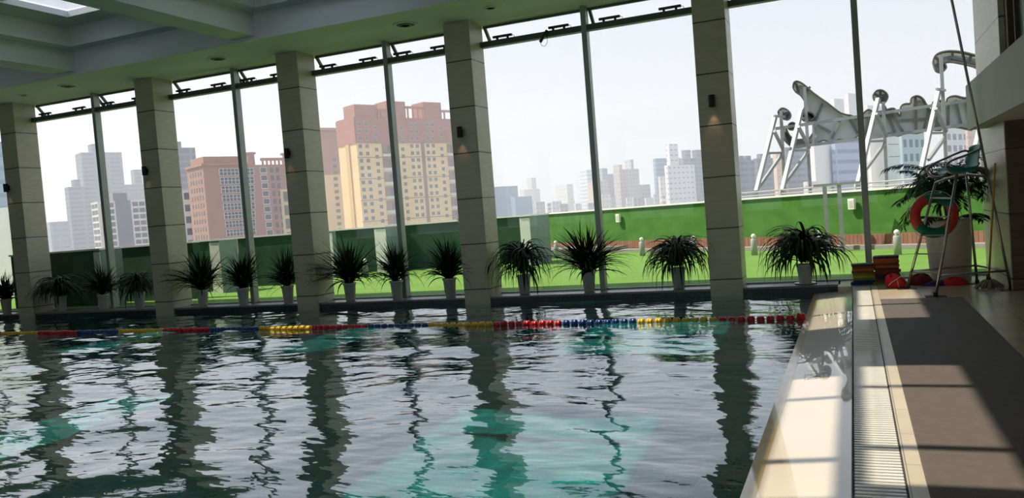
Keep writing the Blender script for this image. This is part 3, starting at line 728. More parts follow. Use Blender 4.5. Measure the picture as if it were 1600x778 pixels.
for o_ in (0, K*W_):
    for j in range(K-1):
        for i in range(nu): q = (o_+j*W_+i, o_+j*W_+i+1, o_+(j+1)*W_+i+1, o_+(j+1)*W_+i); fs.append(q if o_ else q[::-1])
rim = [i for i in range(nu+1)]+[j*W_+nu for j in range(1, K)]+[(K-1)*W_+i for i in range(nu-1, -1, -1)]+[j*W_ for j in range(K-2, 0, -1)]
for a, c in zip(rim, rim[1:]+rim[:1]): fs.append((a, c, c+K*W_, a+K*W_))
b.add(vs, fs, None, 0, True); cp(b, 'seat', 'seat')
# lifebuoy hung behind the ladder
rc = at_y(1459.5, 336.5, 13.36); t = thing('lifebuoy', 'red and green ring lifebuoy hanging on the ladder of the lifeguard chair', 'lifebuoy', rc)
t.rotation_euler = (math.radians(-6), math.radians(0), math.radians(8))
Rm, rt = .254, .074
for q in range(4):
    a0 = math.radians([112, 212, 300, 32][q]); a1 = math.radians([212, 300, 392, 112][q]); m = ['ring_red', 'ring_green', 'ring_red', 'ring_green'][q]
    # tall oval section of a flat-sided ring
    b = MB(); n = 16; ns = 14; vs = []
    for i in range(ns+1):
        a = a0+(a1-a0)*i/ns
        for k in range(n):
            ph = 2*PI*k/n; rr_ = Rm+rt*math.cos(ph); vs.append((math.cos(a)*rr_, .05*math.sin(ph), math.sin(a)*rr_))
    b.add(vs, [(i*n+k, i*n+(k+1) % n, (i+1)*n+(k+1) % n, (i+1)*n+k) for i in range(ns) for k in range(n)], None, 0, True)
    o = b.build('ring_section', m, t); o['label'] = ('red' if 'red' in m else 'green')+' section of the ring'
b = MB(); 
for k in range(4):
    a0 = math.radians(72+90*k-45); a1 = a0+math.radians(90)
    b.tube([(math.cos(a0+(a1-a0)*i/8)*(Rm+rt+.006+.03*math.sin(PI*i/8)), 0, math.sin(a0+(a1-a0)*i/8)*(Rm+rt+.006+.03*math.sin(PI*i/8))) for i in range(9)], .005, 5)
b.build('grab_line', 'cord', t)

# ================================================================ TERRACE
struct(MB().box((-34, GY+.05, -.4), (9, 34, -.012)).build('floor_terrace', 'turf'))
WH = 1.47
def parapet(x0, x1, y0, y1, m, name='parapet_wall', lab=None):
    o = MB().box((x0, y0, -.3), (x1, y1, WH)).build(name, m)
    MB().box((x0-.03, y0-.04, WH), (x1+.03, y1, WH+.045)).build('coping', 'white_paint', o)
    if lab: tag(o, lab, 'wall', 'parapet walls of the terrace', 'structure')
    return o
# dark recessed walls
parapet(-22, tan(145, 390)*15.9+.15, 15.9, 16.15, 'turf_shaded', lab='dark green terrace wall seen through the leftmost window bay')
parapet(tan(155, 389)*16.6, tan(300, 374)*16.6, 16.6, 16.85, 'turf_shaded', lab='dark green terrace wall right of the first white fin')
parapet(tan(280, 376)*18.7, tan(326, 374)*18.7+.1, 18.7, 18.95, 'turf_shaded', lab='dark green terrace wall right of the second pillar')
parapet(-17.4, -15.1, 19.9, 20.15, 'turf_shaded', lab='dark green terrace wall behind the second mullion')
parapet(tan(505, 360)*23.7, -14.3, 23.7, 23.95, 'turf_shaded', lab='dark green terrace wall right of the third pillar')
parapet(-14.2, -9.2, 24.3, 24.55, 'turf_shaded', lab='dark green terrace wall between the third mullion and the fourth pillar')
# white-fronted fins
def fin(tl, tr, te, Y0, lab):
    x0, x1 = tl*Y0, tr*Y0; Y1 = x1/te
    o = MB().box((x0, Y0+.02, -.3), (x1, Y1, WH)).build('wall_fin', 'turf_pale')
    MB().box((x0, Y0, -.3), (x1-.01, Y0+.02, WH-.05)).build('white_front', 'white_paint', o)
    MB().box((x0-.02, Y0-.02, WH), (x1+.02, Y1, WH+.045)).build('coping', 'white_paint', o)
    tag(o, lab, 'wall', 'white-fronted fins of the terrace wall', 'structure')
fin(-1.1816, -1.1667, -1.1159, 15.45, 'white-fronted wall fin behind the first mullion')
fin(-.9308, -.9116, -.8752, 18.05, 'white-fronted wall fin behind the plants right of the second pillar')
fin(-.712, -.7009, -.6942, 22.75, 'white-fronted wall fin just behind the third pillar')
fin(-.6291, -.6101, -.5748, 23.2, 'white-fronted wall fin left of the third mullion')
fin(-.4056, -.3911, -.3643, 23.0, 'white-fronted wall fin just right of the fourth pillar')
# bright angled wall on the right
wy = lambda x: 22.85-.60*x
A, B_ = Vector((-11.2, wy(-11.2), 0)), Vector((6.0, wy(6.0), 0)); ang = math.atan2(B_.y-A.y, B_.x-A.x); Lw = (B_-A).length
t = thing('turf_wall', 'bright green turf-covered terrace wall running along the right side', 'wall', A, ang, kind='structure')
MB().box((0, .12, -.3), (Lw, .4, WH-.01)).build('turf_face', 'turf_wall', t)
MB().box((0, .06, WH-.01), (Lw, .42, WH+.04)).build('coping', 'white_paint', t)
b = MB().box((0, .05, .10), (Lw, .12, .36)); b.build('timber_skirting', 'boards', t)
bevel(MB().box((0, -.22, -.05), (Lw, .12, .10)).build('kerb', 'kerb', t), .01, 1)
# white end wall at far left
o = MB().box((-40, 19.5, -.3), (-26.6, 19.7, at_y(8, 324, 19.5).z)).build('garden_wall', 'white_paint'); tag(o, 'plain white wall outside the glass at the far left edge', 'wall', kind='structure')
# railing on top of the wall + the two tall posts in front
n = Vector((math.sin(ang), -math.cos(ang), 0)); d = (B_-A).normalized()
wp = lambda x, off=.0, z=0: Vector((x, wy(x), z))+n*off
t = thing('railing', 'thin white steel railing running above the bright green wall', 'railing', wp(-3.2)); P0 = wp(-3.2)
def rel(v): return v-P0
MB().tube([rel(wp(-3.3, -.25, 1.66)), rel(wp(5.5, -.25, 1.66))], .025, 8).tube([rel(wp(-3.3, -.25, 1.56)), rel(wp(5.5, -.25, 1.56))], .018, 8).build('top_rail', 'steel_sign', t)
for x in (-2.0, -.05, 1.4, 3.0): MB().tube([rel(wp(x, -.25, 1.4)), rel(wp(x, -.25, 1.66))], .03, 8).build('post', 'steel_sign', t)
pa = [at_y(1298, 402, 22.45), at_y(1318, 398, 22.25)]
t = thing('post_frame', 'white steel frame of two posts standing in front of the bright green wall', 'frame', (pa[0].x, pa[0].y, 0))
for k, (a, c) in enumerate((((1286, 293), (1297.5, 402)), ((1311, 291), (1317.5, 398)))):
    Y = [22.45, 22.25][k]; q0, q1 = at_y(*a, Y), at_y(*c, Y); x = (q0.x+q1.x)/2-pa[0].x; MB().box((x-.05, Y-pa[0].y-.05, 0), (x+.05, Y-pa[0].y+.05, 1.68)).build('post', 'steel_sign', t)
MB().box((-.3, -.26, 1.66), (.8, -.16, 1.72)).build('top_bar', 'steel_sign', t)
# bollards
BO = [(1004, 399, 'white bollard light right of the fourth mullion'), (870, 401, 'white bollard light left of the fourth mullion'), (1085, 399, 'white bollard light just left of the rightmost pool pillar'),
      (1179, 398, 'white bollard light just right of the rightmost pool pillar'), (1282, 394, 'white bollard light beside the tall white posts'), (1403, 397, 'white bollard light left of the lifeguard chair'),
      (572, 432, 'white bollard light behind the plant right of the third pillar'), (787, 407, 'white bollard light just right of the fourth pillar')]
proto = None
for px, py, lab in BO:
    p = at_z(px, py, 0); 
    if p.y > wy(p.x)-.45: k = (22.85-.45)/(p.y+.60*p.x); p = Vector((p.x*k, p.y*k, 0))
    if proto is None:
        t = thing('bollard_light', lab, 'bollard', p, group='bollard lights on the terrace'); proto = t
        MB().lathe([(.082, -.02), (.082, .40), (.07, .42)], n=20).build('post', 'bollard', t)
        MB().lathe([(.05, .42), (.05, .445)], n=16).build('collar', 'alu', t)
        MB().lathe([(.03, .44)]+[(.062*math.sin(a), .495-.062*math.cos(a)) for a in [.5, .8, 1.2, 1.6, 2, 2.4, 2.8]]+[(.002, .557)], n=18).build('globe', 'white_paint', t)
    else: t = copy_tree(proto); t.location = p; t['label'] = lab
# electric boxes on the walls
for px, py, lab, left in ((965, 341, 'small white box on the green wall right of the fourth mullion', 0), (1330, 319, 'small white box on the green wall left of the fifth mullion', 0)):
    r = ray(px, py); k = 22.85/(r.y+.60*r.x); p = Vector((r.x*k, r.y*k, r.z*k+EYE))
    o = bevel(MB().box((-.09, -.06, -.14), (.09, .03, .14)).build('wall_box', 'white_paint'), .01, 1); o.location = p+n*-.04; o.rotation_euler = (0, 0, ang)
    MB().box((-.05, -.066, -.09), (.05, -.058, .09)).build('cover', 'pot', o); tag(o, lab, 'electric box', 'small boxes on the terrace walls')
# ladder by the fourth pillar
a0, a1 = at_z(727, 424, 0), at_y(707, 341, 24.05); 
t = thing('ladder', 'light metal ladder leaning on the dark green wall left of the fourth pillar', 'ladder', (a0.x, 23.3, 0)); P0 = Vector((a0.x, 23.3, 0))
for k in (0, .42): MB().bar(Vector((k, 0, 0)), a1-P0+Vector((k, .15, .12)), .05, .03).build('side_rail', 'alu', t)
for k in range(1, 7): q = (a1-P0+Vector((0, .15, .12)))*(k/6.5); MB().tube([q, q+Vector((.42, 0, 0))], .016, 6).build('rung', 'alu', t)
# roof ledge beyond the wall that carries the sign
o = MB().box((-12, 27.2, -.6), (16, 36, .2)).build('floor_ledge', 'kerb'); struct(o)

# ---- the big sign seen from behind
YS = 30.0
def z6(u, v): return (1160+u/3.1125, 70+v/3.1125)
def sp(u, v, Y=YS): return at_y(*z6(u, v), Y)
sign = thing('rooftop_sign', 'large white rooftop sign letters seen from behind on steel trusses', 'sign', (0, YS, 0)); SP = -Vector((0, YS, 0))
def sg(mb, name, m, par=None):
    o = mb.build(name, m, par or sign)
    if par is None: o.location = SP
    return o
def letter(poly, ribs=(), rim=.10, deep=.32, lab=None):
    pts = smooth([Vector(sp(u, v)) for u, v in poly]+[Vector(sp(*poly[0]))], 3)[:-1]
    pts = [Vector((q.x, YS, q.z)) for q in pts]
    b = MB().plate([q+Vector((0, .02, 0)) for q in pts], (0, .05, 0)); o = sg(b, 'letter_plate', 'sign_plate')
    # returns: a raised rim around the plate towards us
    r = MB(); K = len(pts)
    for i in range(K):
        a, c = pts[i], pts[(i+1) % K]; r.bar(a+Vector((0, -deep/2, 0)), c+Vector((0, -deep/2, 0)), .04, deep, up=(0, 1, 0))
    ro = r.build('letter_rim', 'sign_rim', o)
    for (a, c) in ribs:
        a, c = sp(*a), sp(*c); MB().bar((a.x, YS-.12, a.z), (c.x, YS-.05, c.z), .03, .08).build('rib', 'sign_rib', o)
    return o
letter([(248,212),(252,190),(268,181),(300,196),(350,240),(420,290),(480,335),(545,352),(572,395),(565,440),(520,468),(470,462),(440,478),(395,466),(350,485),(322,468),(345,430),(350,400),(320,362),(298,330),(308,290),(285,250),(260,232)],
       [((390,285),(355,370)), ((475,370),(435,455)), ((298,240),(330,205)), ((262,190),(275,235)), ((365,392),(430,425)), ((520,360),(560,430))])
letter([(176,330),(190,313),(212,314),(232,330),(236,350),(222,366),(200,362),(182,350)], [((185,325),(225,355)), ((228,330),(190,355))])
letter([(224,400),(232,385),(250,380),(262,392),(256,410),(240,415),(228,412)], [((230,395),(258,402))])
letter([(192,408),(210,400),(230,440),(262,462),(300,462),(305,485),(285,500),(245,500),(210,470),(195,440)], [((215,430),(240,490)), ((250,465),(255,498))])
letter([(280,350),(300,330),(340,335),(352,355),(330,372),(300,372)], [((285,340),(345,365))])
letter([(634,250),(650,228),(676,224),(700,240),(706,262),(690,284),(660,280),(640,270)], [((640,240),(700,270)), ((700,242),(645,268)), ((670,226),(672,280))])
letter([(580,345),(610,318),(640,330),(680,325),(735,312),(766,350),(768,305),(790,290),(815,288),(820,262),(850,252),(880,272),(905,322),(925,300),(925,280),(950,272),(985,285),(995,262),(1030,252),(1075,262),(1130,262),(1130,405),(1060,406),(1000,398),(960,418),(900,415),(850,432),(800,430),(755,445),(715,432),(660,448),(590,455)],
       [((690,300),(745,430)), ((715,310),(780,425)), ((840,255),(845,430)), ((880,275),(960,400)), ((905,320),(880,420)), ((940,330),(945,410)), ((1035,270),(1065,395)), ((1000,290),(1000,395)), ((760,370),(905,360)), ((620,330),(600,440)), ((1090,270),(1110,400)), ((545,360),(720,340))])
letter([(925,88),(932,62),(955,45),(1000,36),(1060,40),(1120,54),(1175,66),(1175,128),(1120,108),(1060,94),(1010,86),(982,94),(988,118),(965,137),(938,128)],
       [((935,62),(960,80)), ((928,105),(955,95)), ((1000,62),(1175,100)), ((1020,38),(1018,86)), ((1110,55),(1095,100)), ((965,50),(968,134))])
# trusses
def chord(a, c, w=.10): return sg(MB().bar(sp(*a, YS-.45), sp(*c, YS-.45), w, w), 'chord', 'steel_sign')
chord((160, 408), (640, 338)); chord((640, 338), (1160, 262)); chord((250, 497), (640, 450)); chord((640, 450), (1160, 378)); chord((345, 388), (345, 492), .07)
def frame(foot, top, vt, vb, hs, ds):
    sg(MB().bar(sp(*foot, YS-2.2)+Vector((0, 0, -1.3)), sp(*foot, YS-2.2), .12).bar(sp(*foot, YS-2.2), sp(*top, YS-.7), .12), 'raking_leg', 'steel_sign')
    sg(MB().bar(sp(*vt, YS-.6), sp(*vb, YS-.6)+Vector((0, 0, -1.3)), .10), 'upright', 'steel_sign')
    for a, c in hs: sg(MB().bar(sp(*a, YS-1.3), sp(*c, YS-.7), .07), 'strut', 'steel_sign')
    for a, c in ds: sg(MB().bar(sp(*a, YS-1.6), sp(*c, YS-.7), .09), 'brace', 'steel_sign')
frame((68,712), (160,345), (187,320), (203,705), [((115,527),(192,525)), ((155,346),(205,350))], [((82,690),(190,535)), ((155,420),(196,505))])
frame((194,708), (287,318), (302,205), (330,705), [((240,515),(322,512))], [((205,675),(320,518)), ((272,398),(326,500))])
frame((562,672), (660,262), (685,278), (700,700), [((612,470),(692,467))], [((600,605),(692,480)), ((650,335),(702,445))])
frame((862,645), (957,212), (965,50), (992,640), [((905,430),(985,428)), ((945,215),(985,222))], [((905,560),(985,450)), ((940,310),(992,420))])
frame((1100,650), (1190,240), (1200,150), (1215,640), [], [])

# ================================================================ CITY
struct(MB().box((-2500, 60, -46), (2500, 3200, -45)).build('floor_city', 'ground'))
FD = Vector((.43, .903)).normalized(); LD = Vector((-FD.y, FD.x))
def hitline(C, d, tn):
    # C + s*d with x = tn*y
    den = d.x-tn*d.y
    return (tn*C.y-C.x)/den
FAC = {}
def fac(wall, win, bw, rh, mo, win2=None):
    k = (wall, win, bw, rh, mo)
    if k not in FAC: FAC[k] = grid_mat('facade_%d' % len(FAC), wall, win, bw, rh, mo, win2, .7, spec=.3)
    return FAC[k]
def tower(name, lab, Yc, L_, C_, R_, top, m, cat='building', z0=-45, roofs=(), fd=FD, ld=LD, left_m=None, maxl=60):
    """L_, C_, R_ = x pixels of the left, nearest and right vertical edges where they meet the y pixel given; top = (px, py) of the nearest edge's top"""
    tC = tan(*C_); C = Vector((tC*Yc, Yc)); sl = hitline(C, ld, tan(*L_)); sr = hitline(C, fd, tan(*R_))
    if sl < 0 or sl > maxl*Yc/200: sl = maxl*Yc/200*.5
    zt = at_y(*top, Yc).z
    l = C+ld*sl; r = C+fd*sr; k = l+fd*sr
    b = MB(); poly = [C, r, k, l]; b.prism([tuple(p) for p in poly], z0, zt, 0)
    b.uv = [([(u, v-zt) for u, v in q] if q else None) for q in b.uv]
    o = b.build(name, m)
    tag(o, lab, cat)
    c = (C+k)/2; w1 = sr; w2 = sl
    for (f0, f1, g0, g1, h) in roofs:
        pts = [C+fd*(w1*f)+ld*(w2*g) for f, g in ((f0, g0), (f1, g0), (f1, g1), (f0, g1))]
        MB().prism([tuple(p) for p in pts], zt, zt+h*Yc/200, 0).build('roof_structure', m, o)
    return o, C, sl, sr, zt
G = (176, 182, 190)
slate = fac((118, 126, 142), (78, 88, 106), 9, 3.1, .9, (90, 98, 116))
slate2 = fac((124, 132, 146), (102, 110, 124), 7, 3.1, .5)
whitebal = fac((222, 222, 220), (128, 134, 142), 4.2, 3.3, .8, (150, 154, 160))
white2 = fac((216, 212, 206), (150, 156, 164), 3.2, 3.0, 1.1, (172, 176, 180))
peach = fac((216, 192, 172), (178, 166, 158), 4, 3.1, 1.2)
blueg = fac((150, 170, 190), (120, 146, 172), 40, 3.6, .7)
bluet = fac((128, 156, 176), (110, 142, 166), 14, 60, .4)
tealg = fac((176, 196, 196), (104, 130, 136), 3.4, 3.4, .8)
greyt = fac((190, 188, 186), (150, 152, 156), 3.4, 3.0, 1.0)
T = tower
T('office_block', 'low pale grey block at the far left, lowest of the left group', 330, (60, 393), (82, 391), (112, 389), (78, 347), fac((160, 168, 176), (138, 146, 156), 5, 3.3, 1.3))
T('apartment_tower', 'grey tower with white balcony edge, left of the tallest grey tower', 400, (110, 389), (115.6, 389), (150, 387), (107, 292), slate, roofs=((.3, .6, .2, .8, 2.5),))
T('apartment_tower', 'tallest grey tower at the left, behind the first mullion', 430, (131.7, 388), (141, 388), (204, 383), (127, 238), slate, roofs=((.3, .55, .2, .8, 3),))
T('apartment_tower', 'grey block between the tallest grey tower and the second pillar', 480, (188, 384), (196, 384), (238, 380), (193, 288), slate2, roofs=((.6, .9, .2, .8, 5),))
T('apartment_tower', 'dark grey tower rising behind the brown brick building', 280, (278, 377), (286, 377), (318, 374), (284, 229), slate2, roofs=((.15, .4, .2, .7, 2),))
T('apartment_tower', 'small slate tower with white bands beside the brown brick building', 170, (284, 376), (290, 376), (306, 375), (287, 297), fac((220, 220, 220), (84, 92, 110), 6, 3.2, .7))
o, C, sl, sr, zt = T('apartment_building', 'white and slate apartment building with balcony grids, left of the second pillar', 270, (153, 386), (163.5, 386), (233, 381), (150, 315.5), MAT['winpane'], roofs=((.30, .62, .1, .9, 2.6),))
o.data.materials.clear(); o.data.materials.append(fac((92, 100, 116), (124, 132, 146), 9, 3.3, 3.6))
def onface(C, d, s0, s1, z0, z1, dep, mb, mi=0):
    """box on a facade: s along the face, z height, dep outwards"""
    n_ = Vector((d.y, -d.x)); 
    if n_.dot(-C) < 0: n_ = -n_
    a = C+d*s0; c = C+d*s1; q = [a, c, c+n_*dep, a+n_*dep]
    vs = [(p.x, p.y, z0) for p in q]+[(p.x, p.y, z1) for p in q]
    mb.add(vs, [(0,1,2,3)[::-1], (4,5,6,7), (0,1,5,4), (1,2,6,5), (2,3,7,6), (3,0,4,7)], None, mi)
def face_s(C, d, px, py):
    """distance along a facade and height for a pixel"""
    r = ray(px, py); tn = r.x/r.y; s = hitline(C, d, tn); p = C+d*s; return s, r.z*(p.y/r.y)+EYE
# balcony bays: slabs, posts and dark glazing
def bal_bay(C, d, s0, s1, zt, nfl, par, fh=3.0):
    for k in range(nfl):
        b = MB(); z = zt-fh*k
        onface(C, d, s0, s1, z-.9, z, 1.2, b); onface(C, d, s0, s0+.5, z-fh, z-.9, 1.2, b); onface(C, d, s1-.5, s1, z-fh, z-.9, 1.2, b); onface(C, d, (s0+s1)/2-.15, (s0+s1)/2+.15, z-fh, z-.9, 1.15, b)
        b.build('balcony', 'winframe', par)
bal_bay(C, FD, 0, sr*.30, zt, 11, o, 2.9); bal_bay(C, FD, sr*.66, sr*1.0, zt, 11, o, 2.9); bal_bay(C, LD, 0, sl, zt, 11, o, 2.9)

# ---- brown brick office building
BR = (176, 138, 120)
o, C, sl, sr, zt = T('brick_building', 'brown brick building with wide gridded windows, behind the second mullion', 165, (302, 375), (327.5, 374), (402, 368), (319.5, 257), mat('brown_facing_brick', BR, .85, noise=.06, scale=.2), roofs=())
pts = [C+FD*(sr*f)+LD*(sl*g) for f, g in ((.06, .12), (.85, .12), (.85, .9), (.06, .9))]
MB().prism([tuple(p) for p in pts], zt, zt+2.2).build('roof_block', o.data.materials[0], o)
b = MB(); onface(C, FD, -.3, sr, zt-.3, zt+.35, .4, b); onface(C, LD, -.3, sl, zt-.3, zt+.35, .4, b); b.build('parapet', o.data.materials[0], o)
for r_ in range(8):
    s0, z1 = face_s(C, FD, 342+r_*1.6, 263.5+r_*13.6); s1, _ = face_s(C, FD, 396+r_*.5, 268+r_*13.5); hgt = 1.9; b = MB()
    onface(C, FD, s0, s1, z1-hgt, z1, .08, b, 1)
    nb = 9
    for k in range(nb+1): s = s0+(s1-s0)*k/nb; onface(C, FD, s-.07, s+.07, z1-hgt, z1, .16, b)
    for zz in (z1-hgt, z1-hgt*.5, z1-.12): onface(C, FD, s0, s1, zz, zz+.12, .16, b)
    b.build('window_band', ['winframe', 'winpane'], o)
cols = [.2, .36, .52, .68, .84]; proto_ = None
for r_ in range(12):
    for k, f in enumerate(cols):
        b = MB(); s = sl*(1-f); z1 = zt-1.6-r_*2.05; onface(C, LD, s-.35, s+.35, z1-1.1, z1, .06, b, 0)
        b.build('window', ['winpane'], o)

# ---- taller brick complex behind it, to the third pillar
o, C, sl, sr, zt = T('brick_building', 'taller reddish brick building with roof pergola, left of the third pillar', 215, (380, 370), (388, 370), (470, 364), (386, 257), mat('red_facing_brick', (172, 128, 118), .85, noise=.06, scale=.2))
for (pa_, pb_, py_, yb_) in ((386, 407, 237, 257), (442, 470, 238, 257)):
    s0, z1 = face_s(C, FD, pa_, py_); s1, _ = face_s(C, FD, pb_, py_); cen = C+FD*((s0+s1)/2)+LD*3; rr_ = (s1-s0)/2*.7
    MB().lathe([(rr_*.82, 0), (rr_*.82, z1-zt-.7), (rr_*1.15, z1-zt-.5), (rr_*1.15, z1-zt)], (cen.x, cen.y, zt), 14, smooth=False).build('roof_turret', o.data.materials[0], o)
s0, z1 = face_s(C, FD, 406, 247); s1, _ = face_s(C, FD, 444, 246); b = MB()
onface(C, FD, s0, s1, z1-.9, z1, .5, b)
for k in range(6): s = s0+(s1-s0)*(k+.5)/6; onface(C, FD, s-.25, s+.25, zt, z1-.9, .5, b)
b.build('pergola', o.data.materials[0], o)
for r_ in range(9):
    for px0 in (411, 424, 433):
        s, z1 = face_s(C, FD, px0+r_*1.3, 262+r_*12.2); b = MB(); w_ = 1.0 if px0 == 411 else .55; onface(C, FD, s-w_-.2, s+w_+.2, z1-1.9, z1+.2, .05, b, 1) if px0 == 411 else None
        onface(C, FD, s-w_, s+w_, z1-1.6, z1, .09, b); b.build('window', ['winpane', 'winframe'], o)
MAT['buff'] = mat('buff_render', (214, 190, 150), .85, noise=.05, scale=.2)
s0, z1 = face_s(C, FD, 437, 296); s1, _ = face_s(C, FD, 452, 296); b = MB(); onface(C, FD, s0, s1+8, -45, z1, .3, b); q = b.build('buff_facade', 'buff', o)
for r_ in range(5):
    b = MB(); z2 = z1-.8-r_*4.6; onface(C, FD, s0+1, s0+3.6, z2-3.4, z2, .45, b); b.build('balcony_window', 'winpane', q)

# ---- second yellow block seen between third pillar and main tower
buff2 = fac((222, 192, 146), (150, 128, 112), 6, 3.0, 2.0)
o, C, sl, sr, zt = T('apartment_tower', 'partly hidden brown and yellow tower between the third pillar and the big yellow tower', 345, (497, 362), (500, 361), (560, 357), (495, 203), MAT['buff'])
_, zb = face_s(C, FD, 510, 273); b = MB(); onface(C, FD, 0, sr, zb, zt+.1, .3, b); q = b.build('brown_storeys', mat('brown_render', (164, 116, 104), .85, noise=.1, scale=.2), o)
b = MB(); onface(C, FD, sr*.15, sr*.75, zt, zt+1.2, 3, b); b.build('roof_structure', q.data.materials[0], o)
for r_ in range(12):
    s, z1 = face_s(C, FD, 521.5+r_*.85, 247+r_*10); b = MB(); onface(C, FD, s-1, s+1, z1-1.6, z1, .4, b); b.build('window', 'winpane', o)

# ---- main yellow tower
YEL, BRN = (232, 204, 148), (172, 118, 102)
MAT['yel'] = mat('yellow_render', YEL, .85, noise=.04, scale=.15); MAT['brn'] = mat('red_brown_render', BRN, .85, noise=.06, scale=.2)
o, C, sl, sr, zt = T('apartment_tower', 'big yellow apartment tower with red-brown top storeys, between third and fourth pillars', 288, (539.4, 356), (568, 355), (752, 340), (554, 184), MAT['yel'], maxl=90)
_, zb = face_s(C, FD, 558, 223.5)
def band(s0, s1, z0, z1, dep, name, m, d=FD): b = MB(); onface(C, d, s0, s1, z0, z1, dep, b); return b.build(name, m, o)
band(-.35, sr, zb, zt+.02, .35, 'brown_storeys', 'brn'); band(-.35, sl, zb, zt+.02, .35, 'brown_storeys', 'brn', LD)
MB().prism([tuple(C+FD*f+LD*g) for f, g in ((0, .1), (sr, .1), (sr, sl), (0, sl))], zt, zt+.5).build('roof', 'brn', o)
# deep notch on the left face
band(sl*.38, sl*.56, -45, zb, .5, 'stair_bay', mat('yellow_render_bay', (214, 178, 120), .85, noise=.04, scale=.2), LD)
# roof blocks and pergolas: (px0, px1, py top)
for a, c, py in ((553.5, 589, 162.6), (603, 633, 157.5), (661, 689, 159), (726, 760, 158)):
    s0, z1 = face_s(C, FD, a, py); s1, _ = face_s(C, FD, c, py)
    MB().prism([tuple(C+FD*f+LD*g) for f, g in ((s0, .3), (s1, .3), (s1, 9), (s0, 9))], zt, z1).build('roof_block', 'brn', o)
for a, c, py in ((588, 604, 170), (632, 662, 166), (688, 728, 172)):
    s0, z1 = face_s(C, FD, a, py); s1, _ = face_s(C, FD, c, py); b = MB(); onface(C, FD, s0, s1, z1-1, z1, .6, b)
    for k in range(4): s = s0+(s1-s0)*(k+.5)/4; onface(C, FD, s-.3, s+.3, zt, z1-1, .5, b)
    b.build('pergola', 'brn', o)
def z4(u, v): return (480+u/3.536, 140+v/3.536)
FH = 2.98
protow = {}
def win_at(s, z, w, h, kind=None):
    b = MB(); onface(C, FD, s-w/2-.12, s+w/2+.12, z-h-.12, z+.1, .06, b, 1); onface(C, FD, s-w/2, s-.06, z-h, z, .10, b); onface(C, FD, s+.06, s+w/2, z-h, z, .10, b)
    return b
upper = MB(); cnt = 0
for u, v in ((292, 303), (330, 303), (383, 322), (527, 320), (577, 303), (607, 303), (665, 300), (695, 300), (742, 318)):
    s, z0_ = face_s(C, FD, *z4(u, v))
    for r_ in range(11):
        win_at(s, z0_-r_*FH, 1.5, 1.5).build('window', ['winpane', 'winframe'], o)
    for r_ in (1, 2, 3):
        b = win_at(s, z0_+r_*FH+.2, 1.4, 1.4)
        k0 = len(upper.v); upper.v += [Vector(q)+Vector((FD.y, -FD.x, 0))*.36 for q in b.v]
        for f, uvq, mi, sm in zip(b.f, b.uv, b.mi, b.sm): upper.f.append([i+k0 for i in f]); upper.uv.append(uvq); upper.mi.append(mi); upper.sm.append(sm)
q = upper.build('window', ['winpane', 'winframe'], o); q['kind'] = 'stuff'
MAT['recess'] = mat('balcony_recess', (150, 122, 108), .8, noise=.15, scale=.4)
for u0, u1 in ((408, 464), (768, 802)):
    s0, z0_ = face_s(C, FD, *z4(u0, 285)); s1, _ = face_s(C, FD, *z4(u1, 285)); z0_ = zb
    for r_ in range(6):
        b = MB(); z1 = z0_-r_*FH*2; onface(C, FD, s0, s1, z1-FH*2+1.5, z1-.3, .08, b); onface(C, FD, s0+(s1-s0)*.55, s1-.4, z1-FH*2+1.7, z1-1.2, .12, b, 2)
        onface(C, FD, s0, s1, z1-FH*2+.3, z1-FH*2+1.4, .7, b, 1)
        b.build('balcony', ['recess', 'winframe', 'winpane'], o)
s0, _ = face_s(C, FD, *z4(627, 300)); s1, _ = face_s(C, FD, *z4(646, 300)); band(s0, s1, -45, zb, .07, 'stairwell', 'recess')
for r_ in range(5):
    s_, z1 = face_s(C, FD, *z4(290, 375+r_*119)); band(-.2, sr, z1-.15, z1+.1, .15, 'string_course', 'recess')

# ---- hazy towers in the middle
T('glass_office', 'flat-topped pale blue block just right of the fourth pillar', 560, (770, 338), (774, 337), (812, 335), (775, 291.5), bluet)
T('glass_office', 'low pale blue block right of the flat-topped blue one', 540, (800, 337), (806, 336), (833, 335), (806, 307.5), bluet)
T('apartment_tower', 'faint stepped tower left of the grid-fronted tower', 900, (815, 335), (822, 334), (846, 333), (822, 296), greyt, roofs=((.5, .8, 0, 1, 3),))
T('apartment_tower', 'small pale tower with a gridded white front, left of the fourth mullion', 700, (871.6, 330), (888.5, 329), (898, 329), (884, 288), white2, maxl=260)
T('office_tower', 'slim white and blue striped tower immediately left of the fourth mullion', 760, (905.5, 328), (921, 327), (945, 325), (918.6, 265), fac((214, 216, 220), (160, 176, 192), 60, 3.6, 1.3), maxl=260)
T('apartment_tower', 'narrow peach slab partly hidden by the fourth mullion', 620, (921, 327), (931, 327), (940, 326), (928, 284.5), peach, maxl=200)
T('apartment_tower', 'blue-grey tower just right of the fourth mullion', 800, (935, 326), (940, 326), (962, 324), (940, 272), slate, roofs=((.2, .6, 0, 1, 1.5),))
T('apartment_tower', 'grey low tower in front, touching the right side of the fourth mullion', 560, (930, 326), (936, 326), (953, 325), (938, 282), greyt)
T('apartment_tower', 'sand-coloured tower with peach left side, right of the fourth mullion', 600, (962.5, 324), (971.5, 323), (1002, 321), (969, 264.5), fac((196, 188, 184), (160, 160, 164), 3.6, 3.0, 1.0), roofs=((.02, .15, 0, 1, 1.2), (.62, .75, 0, 1, 2.4)), maxl=200)
T('apartment_tower', 'lower grey tower attached right of the sand-coloured tower', 640, (996, 321), (1000, 321), (1018, 320), (1000, 288.5), greyt)
T('glass_office', 'blue glass tower with sloping top left of the rightmost pool pillar', 640, (1025, 320), (1029, 319), (1068, 316), (1028, 247), blueg)
